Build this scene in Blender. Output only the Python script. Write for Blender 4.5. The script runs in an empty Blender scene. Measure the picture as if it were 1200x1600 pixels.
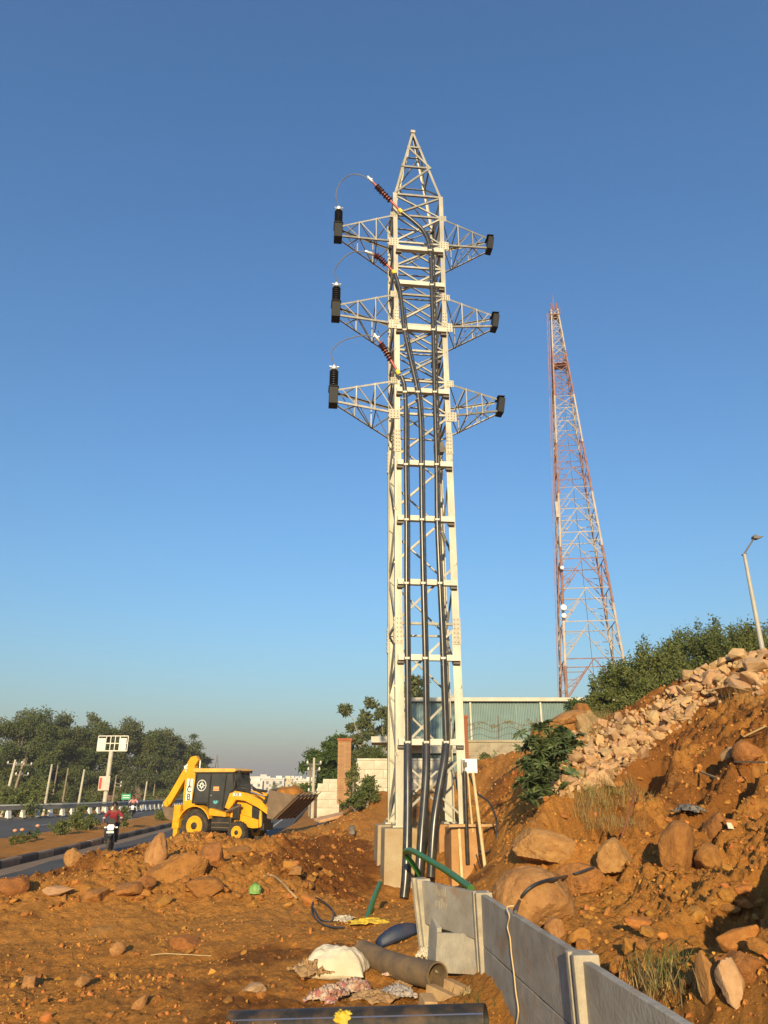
import bpy, bmesh, math, random
import numpy as np
from mathutils import Vector, Matrix, Quaternion, Euler

random.seed(7); np.random.seed(7)
R = math.radians
scene = bpy.context.scene
COL = scene.collection

# ------------------------------------------------------------------ camera
EYE = np.array([0.0, 0.0, 2.35])
PITCH = R(20.96); FPX = 1110.0
cam = bpy.data.cameras.new('camera'); cam.sensor_fit = 'VERTICAL'; cam.sensor_height = 36.0
cam.lens = FPX / 1600 * 36.0; cam.clip_end = 9000; cam.clip_start = 0.05
camo = bpy.data.objects.new('camera', cam); COL.objects.link(camo)
camo.location = EYE; camo.rotation_euler = (R(90) + PITCH, 0, 0)
scene.camera = camo

# ------------------------------------------------------------------ sky, sun, exposure
SUN_EL, SUN_AZ = R(16.5), R(3.0)          # low sun behind the viewer, a touch to the left
S = Vector((-math.sin(SUN_AZ) * math.cos(SUN_EL), -math.cos(SUN_AZ) * math.cos(SUN_EL), math.sin(SUN_EL)))
w = bpy.data.worlds.new('World'); scene.world = w; w.use_nodes = True
nt = w.node_tree; bg = nt.nodes['Background']
sky = nt.nodes.new('ShaderNodeTexSky'); sky.sky_type = 'NISHITA'; sky.sun_disc = False
sky.sun_elevation = SUN_EL; sky.sun_rotation = R(180) + SUN_AZ
sky.altitude = 0; sky.air_density = 1.65; sky.dust_density = 1.15; sky.ozone_density = 8.0
nt.links.new(sky.outputs[0], bg.inputs[0]); bg.inputs[1].default_value = 0.13
sl = bpy.data.lights.new('sun', 'SUN'); sl.energy = 4.9; sl.angle = R(0.53); sl.color = (1.0, 0.80, 0.45)
so = bpy.data.objects.new('sun', sl); COL.objects.link(so); so.location = (0, -20, 30)
so.rotation_euler = S.to_track_quat('Z', 'Y').to_euler()
scene.view_settings.view_transform = 'Standard'; scene.view_settings.look = 'None'
scene.view_settings.exposure = 0.56; scene.view_settings.gamma = 1.0
scene.view_settings.use_curve_mapping = False
scene.cycles.max_bounces = 6; scene.cycles.transparent_max_bounces = 12

# ------------------------------------------------------------------ layout helpers
CP, SP = math.cos(PITCH), math.sin(PITCH)
def ray(px, py):
    u, v = (px - 600) / FPX, (800 - py) / FPX
    return np.array([u, CP - v * SP, SP + v * CP])
def P(px, py, Y):
    d = ray(px, py); return Vector(EYE + d * (Y / d[1]))
def G(px, py, z):
    d = ray(px, py); return Vector(EYE + d * ((z - EYE[2]) / d[2]))
def zat(py, Y):
    d = ray(600, py); return EYE[2] + d[2] / d[1] * Y

# ------------------------------------------------------------------ numpy noise
_perm = np.random.RandomState(3).permutation(4096)
_grad = np.random.RandomState(4).rand(4096) * 2 * math.pi
def gnoise(x, y):
    xi, yi = np.floor(x).astype(np.int64), np.floor(y).astype(np.int64)
    xf, yf = x - xi, y - yi
    def g(ix, iy, dx, dy):
        h = _perm[(_perm[ix & 4095] + iy) & 4095]; a = _grad[h]
        return np.cos(a) * dx + np.sin(a) * dy
    sx = xf * xf * xf * (xf * (xf * 6 - 15) + 10); sy = yf * yf * yf * (yf * (yf * 6 - 15) + 10)
    a = g(xi, yi, xf, yf); b = g(xi + 1, yi, xf - 1, yf); c = g(xi, yi + 1, xf, yf - 1); d = g(xi + 1, yi + 1, xf - 1, yf - 1)
    return ((a + (b - a) * sx) * (1 - sy) + (c + (d - c) * sx) * sy) * 1.5
def fbm(x, y, n=4, gain=.5):
    s = 0; a = 1; f = 1
    for i in range(n):
        s = s + a * gnoise(x * f + 13.7 * i, y * f - 7.1 * i); a *= gain; f *= 2.03
    return s
def sstep(a, b, x):
    t = np.clip((x - a) / (b - a), 0, 1); return t * t * (3 - 2 * t)

# ------------------------------------------------------------------ materials
MATS = {}
def M(name, col, rough=.85, col2=None, scale=3.0, bump=0.0, bscale=30.0, metal=0.0, spec=.3, orand=0.0, irand=0.0, detail=6, edge=(.35, .65), transl=0.0, bdist=.02, stretch=None, stain=None):
    m = bpy.data.materials.new(name); m.use_nodes = True; n = m.node_tree.nodes; l = m.node_tree.links
    b = n['Principled BSDF']; b.inputs['Roughness'].default_value = rough; b.inputs['Metallic'].default_value = metal
    b.inputs['Specular IOR Level'].default_value = spec
    tc = n.new('ShaderNodeTexCoord'); src = None
    c1 = (*col, 1)
    if col2 is not None:
        nz = n.new('ShaderNodeTexNoise'); nz.inputs['Scale'].default_value = scale; nz.inputs['Detail'].default_value = detail
        nz.inputs['Roughness'].default_value = .62
        vec = tc.outputs['Object']
        if stretch: mp_ = n.new('ShaderNodeMapping'); mp_.inputs['Scale'].default_value = stretch; l.new(vec, mp_.inputs['Vector']); vec = mp_.outputs[0]
        l.new(vec, nz.inputs['Vector'])
        cr = n.new('ShaderNodeValToRGB'); cr.color_ramp.elements[0].color = c1; cr.color_ramp.elements[1].color = (*col2, 1)
        cr.color_ramp.elements[0].position, cr.color_ramp.elements[1].position = edge
        l.new(nz.outputs['Fac'], cr.inputs['Fac']); src = cr.outputs['Color']
    if stain and src:      # blotches of dirt or rust with their own outline
        ns = n.new('ShaderNodeTexNoise'); ns.inputs['Scale'].default_value = stain[1]; ns.inputs['Detail'].default_value = 8; ns.inputs['Roughness'].default_value = .7; l.new(vec, ns.inputs['Vector'])
        rp = n.new('ShaderNodeValToRGB'); rp.color_ramp.elements[0].position = stain[2]; rp.color_ramp.elements[1].position = stain[2] + .14; l.new(ns.outputs['Fac'], rp.inputs['Fac'])
        mxs = n.new('ShaderNodeMix'); mxs.data_type = 'RGBA'; l.new(rp.outputs['Color'], mxs.inputs[0]); l.new(src, mxs.inputs[6]); mxs.inputs[7].default_value = (*stain[0], 1); src = mxs.outputs[2]
    if orand or irand:
        hs = n.new('ShaderNodeHueSaturation')
        if src: l.new(src, hs.inputs['Color'])
        else: hs.inputs['Color'].default_value = c1
        if irand: g = n.new('ShaderNodeNewGeometry'); rs = g.outputs['Random Per Island']; amt = irand
        else: g = n.new('ShaderNodeObjectInfo'); rs = g.outputs['Random']; amt = orand
        mr = n.new('ShaderNodeMapRange'); mr.inputs['To Min'].default_value = 1 - amt; mr.inputs['To Max'].default_value = 1 + amt
        l.new(rs, mr.inputs['Value']); l.new(mr.outputs['Result'], hs.inputs['Value'])
        mh = n.new('ShaderNodeMath'); mh.operation = 'FRACT'; mm = n.new('ShaderNodeMath'); mm.operation = 'MULTIPLY'; mm.inputs[1].default_value = 7.31
        l.new(rs, mm.inputs[0]); l.new(mm.outputs[0], mh.inputs[0])
        mr2 = n.new('ShaderNodeMapRange'); mr2.inputs['To Min'].default_value = .5 - amt * .05; mr2.inputs['To Max'].default_value = .5 + amt * .05
        l.new(mh.outputs[0], mr2.inputs['Value']); l.new(mr2.outputs['Result'], hs.inputs['Hue'])
        src = hs.outputs['Color']
    if src: l.new(src, b.inputs['Base Color'])
    else: b.inputs['Base Color'].default_value = c1
    if bump:
        nb = n.new('ShaderNodeTexNoise'); nb.inputs['Scale'].default_value = bscale; nb.inputs['Detail'].default_value = 5
        l.new(tc.outputs['Object'], nb.inputs['Vector'])
        bp = n.new('ShaderNodeBump'); bp.inputs['Strength'].default_value = bump; bp.inputs['Distance'].default_value = bdist
        l.new(nb.outputs['Fac'], bp.inputs['Height']); l.new(bp.outputs['Normal'], b.inputs['Normal'])
    if transl:
        t = n.new('ShaderNodeBsdfTranslucent'); mx = n.new('ShaderNodeMixShader'); mx.inputs[0].default_value = transl
        if src: l.new(src, t.inputs['Color'])
        else: t.inputs['Color'].default_value = c1
        l.new(b.outputs[0], mx.inputs[1]); l.new(t.outputs[0], mx.inputs[2]); l.new(mx.outputs[0], n['Material Output'].inputs['Surface'])
    MATS[name] = m; return m

M('galv', (.48, .455, .38), .5, (.35, .32, .265), 3.0, .15, 25, metal=.2, spec=.4, orand=.14, stretch=(1.4, 1.4, .35), stain=((.22, .15, .09), 3.5, .62))
M('galv_shaded', (.36, .345, .305), .5, (.25, .235, .20), 3.0, .15, 25, metal=.25, spec=.4, orand=.22, stretch=(1.4, 1.4, .35), stain=((.17, .12, .075), 3.5, .60))  # darker galv for braces and arms: shade of their undersides put into the colour
M('galv_channel', (.58, .56, .49), .5, (.48, .46, .40), 3, spec=.4, orand=.05)
M('steel_dark', (.10, .09, .08), .6, (.15, .13, .11), 4, orand=.1)
M('bolt', (.22, .19, .15), .5, metal=.4)
M('black_rubber', (.018, .018, .02), .42, (.035, .033, .032), 5, spec=.5)
M('cable_black', (.022, .022, .024), .30, (.05, .045, .04), 6, spec=.6)
M('pipe_black', (.022, .021, .021), .55, (.13, .075, .035), 3.5, .2, 14, spec=.35, edge=(.42, .68))
M('pipe_dusty', (.12, .085, .055), .75, (.22, .14, .07), 4.5, .3, 20, stain=((.06, .05, .04), 3, .58))
M('pipe_blue', (.018, .028, .065), .5, (.08, .06, .05), 3, edge=(.45, .8))
M('blue_stripe', (.07, .09, .20), .5, (.10, .09, .10), 6)
M('term_red', (.40, .07, .05), .4, (.30, .045, .04), 8, spec=.5)
M('term_shed', (.10, .022, .022), .4, (.06, .015, .018), 6)
M('term_yellow', (.75, .55, .06), .5)
M('alu', (.62, .62, .62), .35, metal=.6)
M('concrete', (.36, .33, .28), .9, (.25, .225, .185), 3.5, .35, 40)
M('concrete_fence', (.38, .345, .29), .9, (.27, .235, .19), 4, .5, 35, orand=.06, stain=((.33, .19, .09), 2.2, .56), bdist=.008)
M('concrete_post', (.44, .375, .28), .9, (.29, .25, .19), 5, .55, 45, orand=.06, stain=((.36, .20, .09), 3, .58), bdist=.01)
M('pedestal', (.42, .34, .22), .92, (.33, .22, .12), 2.2, .4, 25)
M('pedestal_muddy', (.36, .18, .075), .95, (.44, .25, .11), 2.5, .5, 18)
M('asphalt', (.075, .07, .068), .88, (.125, .105, .085), .35, .3, 60)
M('dust_strip', (.30, .20, .12), .95, (.22, .15, .10), 1.2)
M('marking', (.62, .58, .50), .8, (.35, .31, .26), 5)
M('kerb_light', (.34, .23, .14), .9, (.25, .17, .11), 3, orand=.12)
M('kerb_dark', (.075, .06, .05), .85, (.13, .095, .07), 3, orand=.15)
M('paint_white', (.78, .76, .70), .7, (.6, .56, .48), 3, orand=.08)
M('paint_black', (.03, .03, .03), .7)
M('rail_grey', (.16, .155, .15), .7, (.24, .22, .2), 3)
M('jcb_yellow', (.76, .37, .012), .45, (.64, .29, .012), 2.5, spec=.35, bump=.05, bscale=8, stain=((.42, .25, .09), 2.6, .60))
M('jcb_roof', (.78, .44, .09), .5, (.62, .33, .07), 2.5)
M('black_plastic', (.022, .021, .02), .5, (.06, .045, .03), 3, edge=(.45, .8))
M('tyre', (.035, .031, .028), .9, (.11, .075, .045), 4, .3, 25, edge=(.45, .75))
M('cab_glass', (.035, .04, .042), .12, (.06, .06, .058), 1.5, spec=.6)
M('decal_white', (.75, .75, .72), .5)
M('decal_teal', (.10, .34, .38), .5)
M('decal_orange', (.7, .35, .15), .5)
M('bucket_steel', (.10, .075, .055), .6, (.16, .10, .06), 4)
M('tip_black', (.012, .012, .013), .6)
M('bucket_worn', (.13, .09, .06), .7, (.20, .135, .085), 4)
M('chrome', (.7, .7, .7), .2, metal=.9)
M('shirt_red', (.24, .028, .04), .9, (.18, .02, .03), 9)
M('shirt_pink', (.50, .10, .10), .9, (.6, .45, .42), 5)
M('trousers', (.035, .035, .05), .9)
M('skin', (.19, .095, .055), .6)
M('hair', (.012, .01, .009), .7)
M('bike_black', (.02, .02, .022), .35)
M('lamp_white', (.85, .85, .86), .25)
M('wood_pole', (.30, .235, .165), .9, (.22, .17, .12), 3, .3, 20, orand=.15)
M('pole_concrete', (.50, .46, .38), .9, (.4, .36, .29), 2, orand=.12)
M('timber', (.50, .33, .16), .85, (.36, .22, .10), 6, .2, 30, orand=.12)
M('bamboo', (.62, .48, .26), .7, (.48, .35, .18), 5)
M('bark', (.15, .12, .09), .95, (.25, .21, .165), 3, .5, 12)
M('bark_pale', (.36, .31, .25), .9, (.22, .18, .14), 2.5, .4, 12)
M('leaf_dark', (.075, .105, .030), .7, (.12, .135, .045), .35, irand=.35, transl=.22, spec=.2)
M('leaf_euc', (.09, .11, .045), .7, (.14, .15, .065), .4, irand=.35, transl=.22, spec=.2)
M('leaf_mid', (.055, .095, .018), .65, (.085, .125, .03), .5, irand=.35, transl=.25, spec=.2)
M('leaf_feather', (.15, .165, .05), .7, (.10, .125, .037), .6, irand=.4, transl=.25, spec=.2)
M('leaf_castor', (.075, .105, .04), .55, (.105, .14, .055), 4, orand=.3, transl=.2, spec=.35)
M('leaf_dry', (.30, .22, .09), .9, irand=.35, transl=.2)
M('grass', (.13, .15, .035), .85, irand=.4, transl=.25)
M('flower', (.70, .36, .22), .7, transl=.2)
M('brick_orange', (.40, .225, .115), .9, (.31, .165, .08), 4, .3, 30, orand=.12)
M('brick_red', (.34, .105, .045), .9, (.26, .085, .04), 5, .3, 30)
M('mortar', (.36, .27, .18), .95)
M('plaster', (.38, .33, .245), .92, (.26, .215, .155), 1.6, .25, 15, edge=(.35, .75), stain=((.15, .125, .095), 1.8, .55))
M('plaster_white', (.62, .57, .47), .9, (.46, .40, .31), 1.5, .2, 15)
M('shed_sheet', (.15, .225, .225), .5, (.125, .19, .19), 1.2, spec=.4)
M('shed_trim', (.54, .50, .41), .6, (.44, .40, .32), 2)
M('tower_red', (.24, .10, .075), .7, (.33, .20, .155), 1.5, orand=.12)
M('tower_white', (.46, .41, .36), .7, (.36, .29, .25), 1.5, orand=.12)
M('lamp_grey', (.42, .40, .36), .5, (.34, .32, .28), 3)
M('sack_white', (.64, .56, .43), .85, (.54, .44, .30), 3, .4, 26, stain=((.42, .24, .10), 4, .60))
M('cloth_print', (.52, .38, .27), .9, (.36, .12, .11), 16, .3, 40, edge=(.48, .58), stain=((.34, .19, .08), 6, .52))
M('cloth_grey', (.30, .28, .28), .8, (.42, .33, .26), 4)
M('cloth_tan', (.40, .25, .12), .95, (.30, .17, .075), 4, .3, 15)
M('plastic_yellow', (.70, .48, .03), .6, (.55, .36, .05), 4)
M('plastic_green', (.14, .36, .05), .55, (.32, .48, .18), 7, transl=.25)
M('hose_green', (.03, .19, .035), .4, (.04, .13, .03), 6, spec=.5)
M('cord', (.60, .44, .22), .9)
M('rag_dark', (.10, .095, .09), .9, (.22, .19, .16), 6)
M('rust', (.22, .075, .04), .8)
M('rubble', (.47, .305, .165), .95, (.40, .225, .105), 2.2, .5, 14, orand=.22)
M('rubble_chip', (.46, .30, .16), .95, (.40, .215, .095), 2.2, .4, 14, irand=.25)
M('boulder', (.35, .15, .040), .95, (.24, .095, .026), 2.6, .8, 14, orand=.12, stain=((.20, .09, .035), 3, .56))
M('boulder_pale', (.41, .215, .075), .92, (.30, .14, .044), 3.0, .6, 16, orand=.1, stain=((.24, .12, .05), 3.5, .56))
M('city_a', (.60, .58, .54), .9, orand=.2)
M('city_b', (.60, .52, .34), .9, orand=.2)
M('city_win', (.12, .13, .15), .5)
M('net_green', (.16, .32, .27), .8)
M('sign_green', (.03, .30, .16), .5)
M('sign_face', (.62, .50, .44), .7, (.55, .40, .34), 3)
M('sign_red', (.5, .06, .04), .6)

# ground material: dry orange laterite soil, darker patches, dusty patches
def soil(name, kind=0):
    m = bpy.data.materials.new(name); m.use_nodes = True; n = m.node_tree.nodes; l = m.node_tree.links
    b = n['Principled BSDF']; b.inputs['Roughness'].default_value = .96; b.inputs['Specular IOR Level'].default_value = .12
    tc = n.new('ShaderNodeTexCoord')
    def nz(scale, det=8, rough=.6, dist=0):
        k = n.new('ShaderNodeTexNoise'); k.inputs['Scale'].default_value = scale; k.inputs['Detail'].default_value = det
        k.inputs['Roughness'].default_value = rough; k.inputs['Distortion'].default_value = dist
        l.new(tc.outputs['Object'], k.inputs['Vector']); return k.outputs['Fac']
    def ramp(fac, a, b_, ca, cb):
        r = n.new('ShaderNodeValToRGB'); e = r.color_ramp.elements; e[0].position, e[1].position = a, b_; e[0].color, e[1].color = (*ca, 1), (*cb, 1)
        l.new(fac, r.inputs['Fac']); return r.outputs['Color']
    def mix(f, a, b_, mode='MIX'):
        x = n.new('ShaderNodeMix'); x.data_type = 'RGBA'; x.blend_type = mode
        if isinstance(f, float): x.inputs[0].default_value = f
        else: l.new(f, x.inputs[0])
        l.new(a, x.inputs[6]); l.new(b_, x.inputs[7]); return x.outputs[2]
    base = ramp(nz(.55, 8, .65), .32, .68, (.43, .163, .029), (.54, .238, .053))
    fine = ramp(nz(9, 8, .7), .3, .7, (.38, .148, .030), (.56, .265, .067))
    c = mix(.5, base, fine)
    at_ = n.new('ShaderNodeAttribute'); at_.attribute_name = 'dark_soil'; dm = at_.outputs['Fac']
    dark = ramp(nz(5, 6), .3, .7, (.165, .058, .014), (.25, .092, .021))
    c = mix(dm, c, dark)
    dust = ramp(nz(1.1, 7, .7, .4), .60, .78, (0, 0, 0), (.55, .55, .55)); pale = ramp(nz(14, 4), .3, .7, (.48, .27, .095), (.56, .34, .14))
    c = mix(dust, c, pale)
    speck = ramp(nz(42, 3, .5), .68, .74, (0, 0, 0), (.7, .7, .7)); sp = ramp(nz(3), .4, .6, (.48, .34, .20), (.56, .42, .28))
    c = mix(speck, c, sp)
    l.new(c, b.inputs['Base Color'])
    vo = n.new('ShaderNodeTexVoronoi'); vo.inputs['Scale'].default_value = 22; l.new(tc.outputs['Object'], vo.inputs['Vector'])
    b1 = n.new('ShaderNodeBump'); b1.inputs['Strength'].default_value = 1.0; b1.inputs['Distance'].default_value = .05; l.new(nz(34, 9, .75), b1.inputs['Height'])
    b2 = n.new('ShaderNodeBump'); b2.inputs['Strength'].default_value = .35; b2.inputs['Distance'].default_value = .03; b2.invert = True
    l.new(vo.outputs['Distance'], b2.inputs['Height']); l.new(b1.outputs[0], b2.inputs['Normal'])
    l.new(b2.outputs[0], b.inputs['Normal'])
    MATS[name] = m
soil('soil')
M('clod', (.33, .125, .025), .96, (.47, .205, .048), 4, .6, 25, irand=.3)
M('clod_single', (.36, .14, .028), .96, (.47, .21, .05), 4, .7, 20, orand=.18)

# ------------------------------------------------------------------ mesh helpers
def tag(o, label=None, cat=None, group=None, kind=None):
    if label: o['label'] = label
    if cat: o['category'] = cat
    if group: o['group'] = group
    if kind: o['kind'] = kind
    return o
def V(*a): return Vector(a)
def empty(name, loc=(0, 0, 0), rz=0, label=None, cat=None, group=None):
    o = bpy.data.objects.new(name, None); COL.objects.link(o); o.location = loc; o.rotation_euler = (0, 0, rz); o.empty_display_size = .1
    return tag(o, label, cat, group)
def link(name, me, mat, parent=None, loc=None):
    if mat is not None and not me.materials: me.materials.append(MATS[mat] if isinstance(mat, str) else mat)
    o = bpy.data.objects.new(name, me); COL.objects.link(o)
    if parent is not None: o.parent = parent
    if loc is not None: o.location = loc
    return o
def wloc(o):
    v = V(0, 0, 0)
    while o is not None: v = v + o.location; o = o.parent
    return v
class MB:
    def __init__(s): s.v = []; s.f = []; s.mi = []
    def add(s, vs, fs, mi=0):
        k = len(s.v); s.v += [tuple(x) for x in vs]; s.f += [tuple(i + k for i in f) for f in fs]; s.mi += [mi] * len(fs); return s
    def box(s, c, d, rot=None, mi=0):
        c = Vector(c); h = Vector(d) / 2; vs = []
        for x, y, z in ((-1, -1, -1), (1, -1, -1), (1, 1, -1), (-1, 1, -1), (-1, -1, 1), (1, -1, 1), (1, 1, 1), (-1, 1, 1)):
            p = Vector((x * h.x, y * h.y, z * h.z)); vs.append(c + (rot @ p if rot else p))
        return s.add(vs, [(0, 3, 2, 1), (4, 5, 6, 7), (0, 1, 5, 4), (1, 2, 6, 5), (2, 3, 7, 6), (3, 0, 4, 7)], mi)
    def bar(s, a, b, w_, h_, up=(0, 0, 1), w2=None, h2=None, mi=0):
        a, b = Vector(a), Vector(b); d = (b - a).normalized(); u = Vector(up)
        if abs(d.dot(u)) > .98: u = Vector((0, 1, 0)) if abs(d.y) < .9 else Vector((1, 0, 0))
        x = d.cross(u).normalized(); y = x.cross(d)
        w2 = w_ if w2 is None else w2; h2 = h_ if h2 is None else h2
        vs = [a + x * i * w_ / 2 + y * j * h_ / 2 for i, j in ((-1, -1), (1, -1), (1, 1), (-1, 1))] + [b + x * i * w2 / 2 + y * j * h2 / 2 for i, j in ((-1, -1), (1, -1), (1, 1), (-1, 1))]
        return s.add(vs, [(0, 1, 2, 3), (7, 6, 5, 4), (0, 4, 5, 1), (1, 5, 6, 2), (2, 6, 7, 3), (3, 7, 4, 0)], mi)
    def ell(s, a, b, w_, t, n1, n2):
        """an L-shaped rolled angle from a to b; its two flanges lie along n1 and n2"""
        a, b = Vector(a), Vector(b); d = (b - a).normalized()
        n1 = Vector(n1); n1 = (n1 - d * n1.dot(d)).normalized(); n2 = Vector(n2); n2 = n2 - d * n2.dot(d); n2 = (n2 - n1 * n2.dot(n1)).normalized()
        pr = [(0, 0), (w_, 0), (w_, t), (t, t), (t, w_), (0, w_)]
        vs = [q + n1 * x + n2 * y for q in (a, b) for x, y in pr]
        return s.add(vs, [(5, 4, 3, 2, 1, 0), (6, 7, 8, 9, 10, 11)] + [(i, (i + 1) % 6, 6 + (i + 1) % 6, 6 + i) for i in range(6)])
    def tube(s, pts, r, n=10, caps=True, mi=0, hollow=0):
        pts = [Vector(p) for p in pts]; k = len(pts); rs = r if isinstance(r, (list, tuple)) else [r] * k
        t0 = (pts[1] - pts[0]).normalized(); ref = Vector((0, 0, 1)) if abs(t0.z) < .9 else Vector((1, 0, 0))
        nx = t0.cross(ref).normalized(); vs = []; fs = []; prev = t0
        for i, p in enumerate(pts):
            t = (pts[min(i + 1, k - 1)] - pts[max(i - 1, 0)]).normalized()
            q = prev.rotation_difference(t); nx = (q @ nx); nx = (nx - t * nx.dot(t)).normalized(); ny = t.cross(nx); prev = t
            for j in range(n):
                a = 2 * math.pi * j / n; vs.append(p + (nx * math.cos(a) + ny * math.sin(a)) * rs[i])
        for i in range(k - 1):
            for j in range(n): fs.append((i * n + j, i * n + (j + 1) % n, (i + 1) * n + (j + 1) % n, (i + 1) * n + j))
        if caps: fs.append(tuple(range(n))[::-1]); fs.append(tuple((k - 1) * n + j for j in range(n)))
        return s.add(vs, fs, mi)
    def lathe(s, prof, n=16, mat=None, mi=0):
        """prof: (radius, height) pairs about local z, moved by mat"""
        mat = mat or Matrix(); vs = []; fs = []; k = len(prof)
        for r, z in prof:
            for j in range(n): a = 2 * math.pi * j / n; vs.append(mat @ Vector((r * math.cos(a), r * math.sin(a), z)))
        for i in range(k - 1):
            for j in range(n): fs.append((i * n + j, i * n + (j + 1) % n, (i + 1) * n + (j + 1) % n, (i + 1) * n + j))
        fs.append(tuple(range(n))[::-1]); fs.append(tuple((k - 1) * n + j for j in range(n)))
        return s.add(vs, fs, mi)
    def prism(s, poly, y0, y1, ax='y', mi=0):
        """polygon in the (x,z) plane extruded along y (ax='y'), or in (x,y) along z, or in (y,z) along x"""
        n = len(poly)
        def p3(a, b, c): return (a, c, b) if ax == 'y' else ((a, b, c) if ax == 'z' else (c, a, b))
        vs = [p3(a, b, y0) for a, b in poly] + [p3(a, b, y1) for a, b in poly]
        return s.add(vs, [tuple(range(n)), tuple(range(2 * n - 1, n - 1, -1))] + [(i, n + i, n + (i + 1) % n, (i + 1) % n) for i in range(n)], mi)
    def mesh(s, name, smooth=None, recalc=True):
        me = bpy.data.meshes.new(name); me.from_pydata(s.v, [], s.f)
        if recalc:
            bm = bmesh.new(); bm.from_mesh(me); bmesh.ops.recalc_face_normals(bm, faces=bm.faces); bm.to_mesh(me); bm.free()
        if any(s.mi): me.polygons.foreach_set('material_index', s.mi)
        if smooth: me.shade_smooth(); me.set_sharp_from_angle(angle=R(smooth))
        return me
    def build(s, name, mat, parent=None, smooth=None, world=False, bevel=0, mats=None):
        """world=True: the coordinates are world ones and get moved into the parent's frame (unrotated parents)"""
        off = V(0, 0, 0)
        if parent is None:
            a = np.array(s.v); off = V(float((a[:, 0].min() + a[:, 0].max()) / 2), float((a[:, 1].min() + a[:, 1].max()) / 2), float(a[:, 2].min()))
        elif world: off = wloc(parent)
        if off.length: s.v = [(x - off.x, y - off.y, z - off.z) for x, y, z in s.v]
        me = s.mesh(name, smooth)
        if mats:
            for q in mats: me.materials.append(MATS[q])
        o = link(name, me, mat, parent, off if parent is None else None)
        if bevel: md = o.modifiers.new('bevel', 'BEVEL'); md.width = bevel; md.segments = 2; md.limit_method = 'ANGLE'
        return o
def npmesh(name, v, f, smooth=False):
    """fast mesh from numpy verts (n,3) and faces (m,k)"""
    v = np.asarray(v, np.float32); f = np.asarray(f, np.int32); me = bpy.data.meshes.new(name); k = f.shape[1]
    me.vertices.add(len(v)); me.vertices.foreach_set('co', v.ravel())
    me.loops.add(f.size); me.loops.foreach_set('vertex_index', f.ravel())
    me.polygons.add(len(f)); me.polygons.foreach_set('loop_start', np.arange(0, f.size, k, dtype=np.int32))
    try: me.polygons.foreach_set('loop_total', np.full(len(f), k, np.int32))
    except Exception: pass
    me.update(calc_edges=True)
    if smooth: me.shade_smooth()
    else: me.shade_flat()
    return me
def copy_tree(o, parent=None, label=None, group=None):
    c = o.copy(); COL.objects.link(c); c.parent = parent
    if label: c['label'] = label
    if group: c['group'] = group
    for ch in o.children: copy_tree(ch, c)
    return c
def bez(pts, n=40):
    """smooth curve through points (Catmull-Rom)"""
    p = [Vector(q) for q in pts]; p = [p[0] * 2 - p[1]] + p + [p[-1] * 2 - p[-2]]; out = []; m = len(p) - 3
    for i in range(m):
        a, b, c, d = p[i:i + 4]; k = max(2, n // m)
        for j in range(k):
            t = j / k; out.append(.5 * ((2 * b) + (c - a) * t + (2 * a - 5 * b + 4 * c - d) * t * t + (3 * b - a - 3 * c + d) * t ** 3))
    out.append(p[-2]); return out
def text_mesh(txt, size, depth=.004):
    cu = bpy.data.curves.new('lettering', 'FONT'); cu.body = txt; cu.size = size; cu.extrude = depth; cu.align_x = 'CENTER'; cu.align_y = 'CENTER'; cu.offset = size * .012
    o = bpy.data.objects.new('lettering', cu); COL.objects.link(o)
    dg = bpy.context.evaluated_depsgraph_get(); me = bpy.data.meshes.new_from_object(o.evaluated_get(dg))
    bpy.data.objects.remove(o); return me
_ico = {}
def ico(sub):
    if sub not in _ico:
        bm = bmesh.new(); bmesh.ops.create_icosphere(bm, subdivisions=sub, radius=1)
        _ico[sub] = (np.array([v.co[:] for v in bm.verts]), np.array([[v.index for v in f.verts] for f in bm.faces])); bm.free()
    return _ico[sub]
def hull_mesh(rs, mat, n=13, box=(1, .8, .65)):
    """a crisp broken lump: the hull of points near the faces of a box"""
    p = rs.uniform(-1, 1, (n, 3)); k = np.abs(p).argmax(1); p[np.arange(n), k] = np.sign(p[np.arange(n), k]) * rs.uniform(.8, 1, n); p *= np.array(box)
    bm = bmesh.new()
    for q in p: bm.verts.new(q)
    r = bmesh.ops.convex_hull(bm, input=bm.verts); dead = [g for g in r['geom_interior'] if isinstance(g, bmesh.types.BMVert)] + [g for g in r['geom_unused'] if isinstance(g, bmesh.types.BMVert)]
    bmesh.ops.delete(bm, geom=list(set(dead)), context='VERTS'); bmesh.ops.dissolve_limit(bm, angle_limit=R(6), verts=bm.verts, edges=bm.edges); bmesh.ops.bevel(bm, geom=list(bm.edges), offset=.05, segments=1, affect='EDGES', clamp_overlap=True); bmesh.ops.recalc_face_normals(bm, faces=bm.faces)
    me = bpy.data.meshes.new('stone'); bm.to_mesh(me); bm.free(); me.materials.append(MATS[mat]); return me
def rock_verts(rs, sub=2, planes=11, rnd=.05, dims=(1, 1, 1), chop=.62):
    """an angular stone: a ball cut by random planes, slightly roughened; half-size about 1"""
    d, f = ico(sub); r = np.full(len(d), 1.0)
    for i in range(planes):
        nn = rs.normal(size=3); nn /= np.linalg.norm(nn); h = rs.uniform(chop * .85, max(.84, chop * 1.18)); c = d @ nn
        r = np.minimum(r, np.where(c > .05, h / np.maximum(c, .05), 9))
    v = d * r[:, None]
    if rnd:
        ph = rs.rand(3, 3) * 6
        for k, fr in enumerate((2.3, 4.7, 9.5) if sub > 3 else (2.3, 4.7)):
            v = v + d * (rnd / (k + 1) * (np.sin(v @ rs.normal(size=3) * fr + ph[k][0]) * np.sin(v @ rs.normal(size=3) * fr + ph[k][1])))[:, None]
        v = v + rs.normal(size=v.shape) * rnd * .25
    return v * np.array(dims), f
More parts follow.
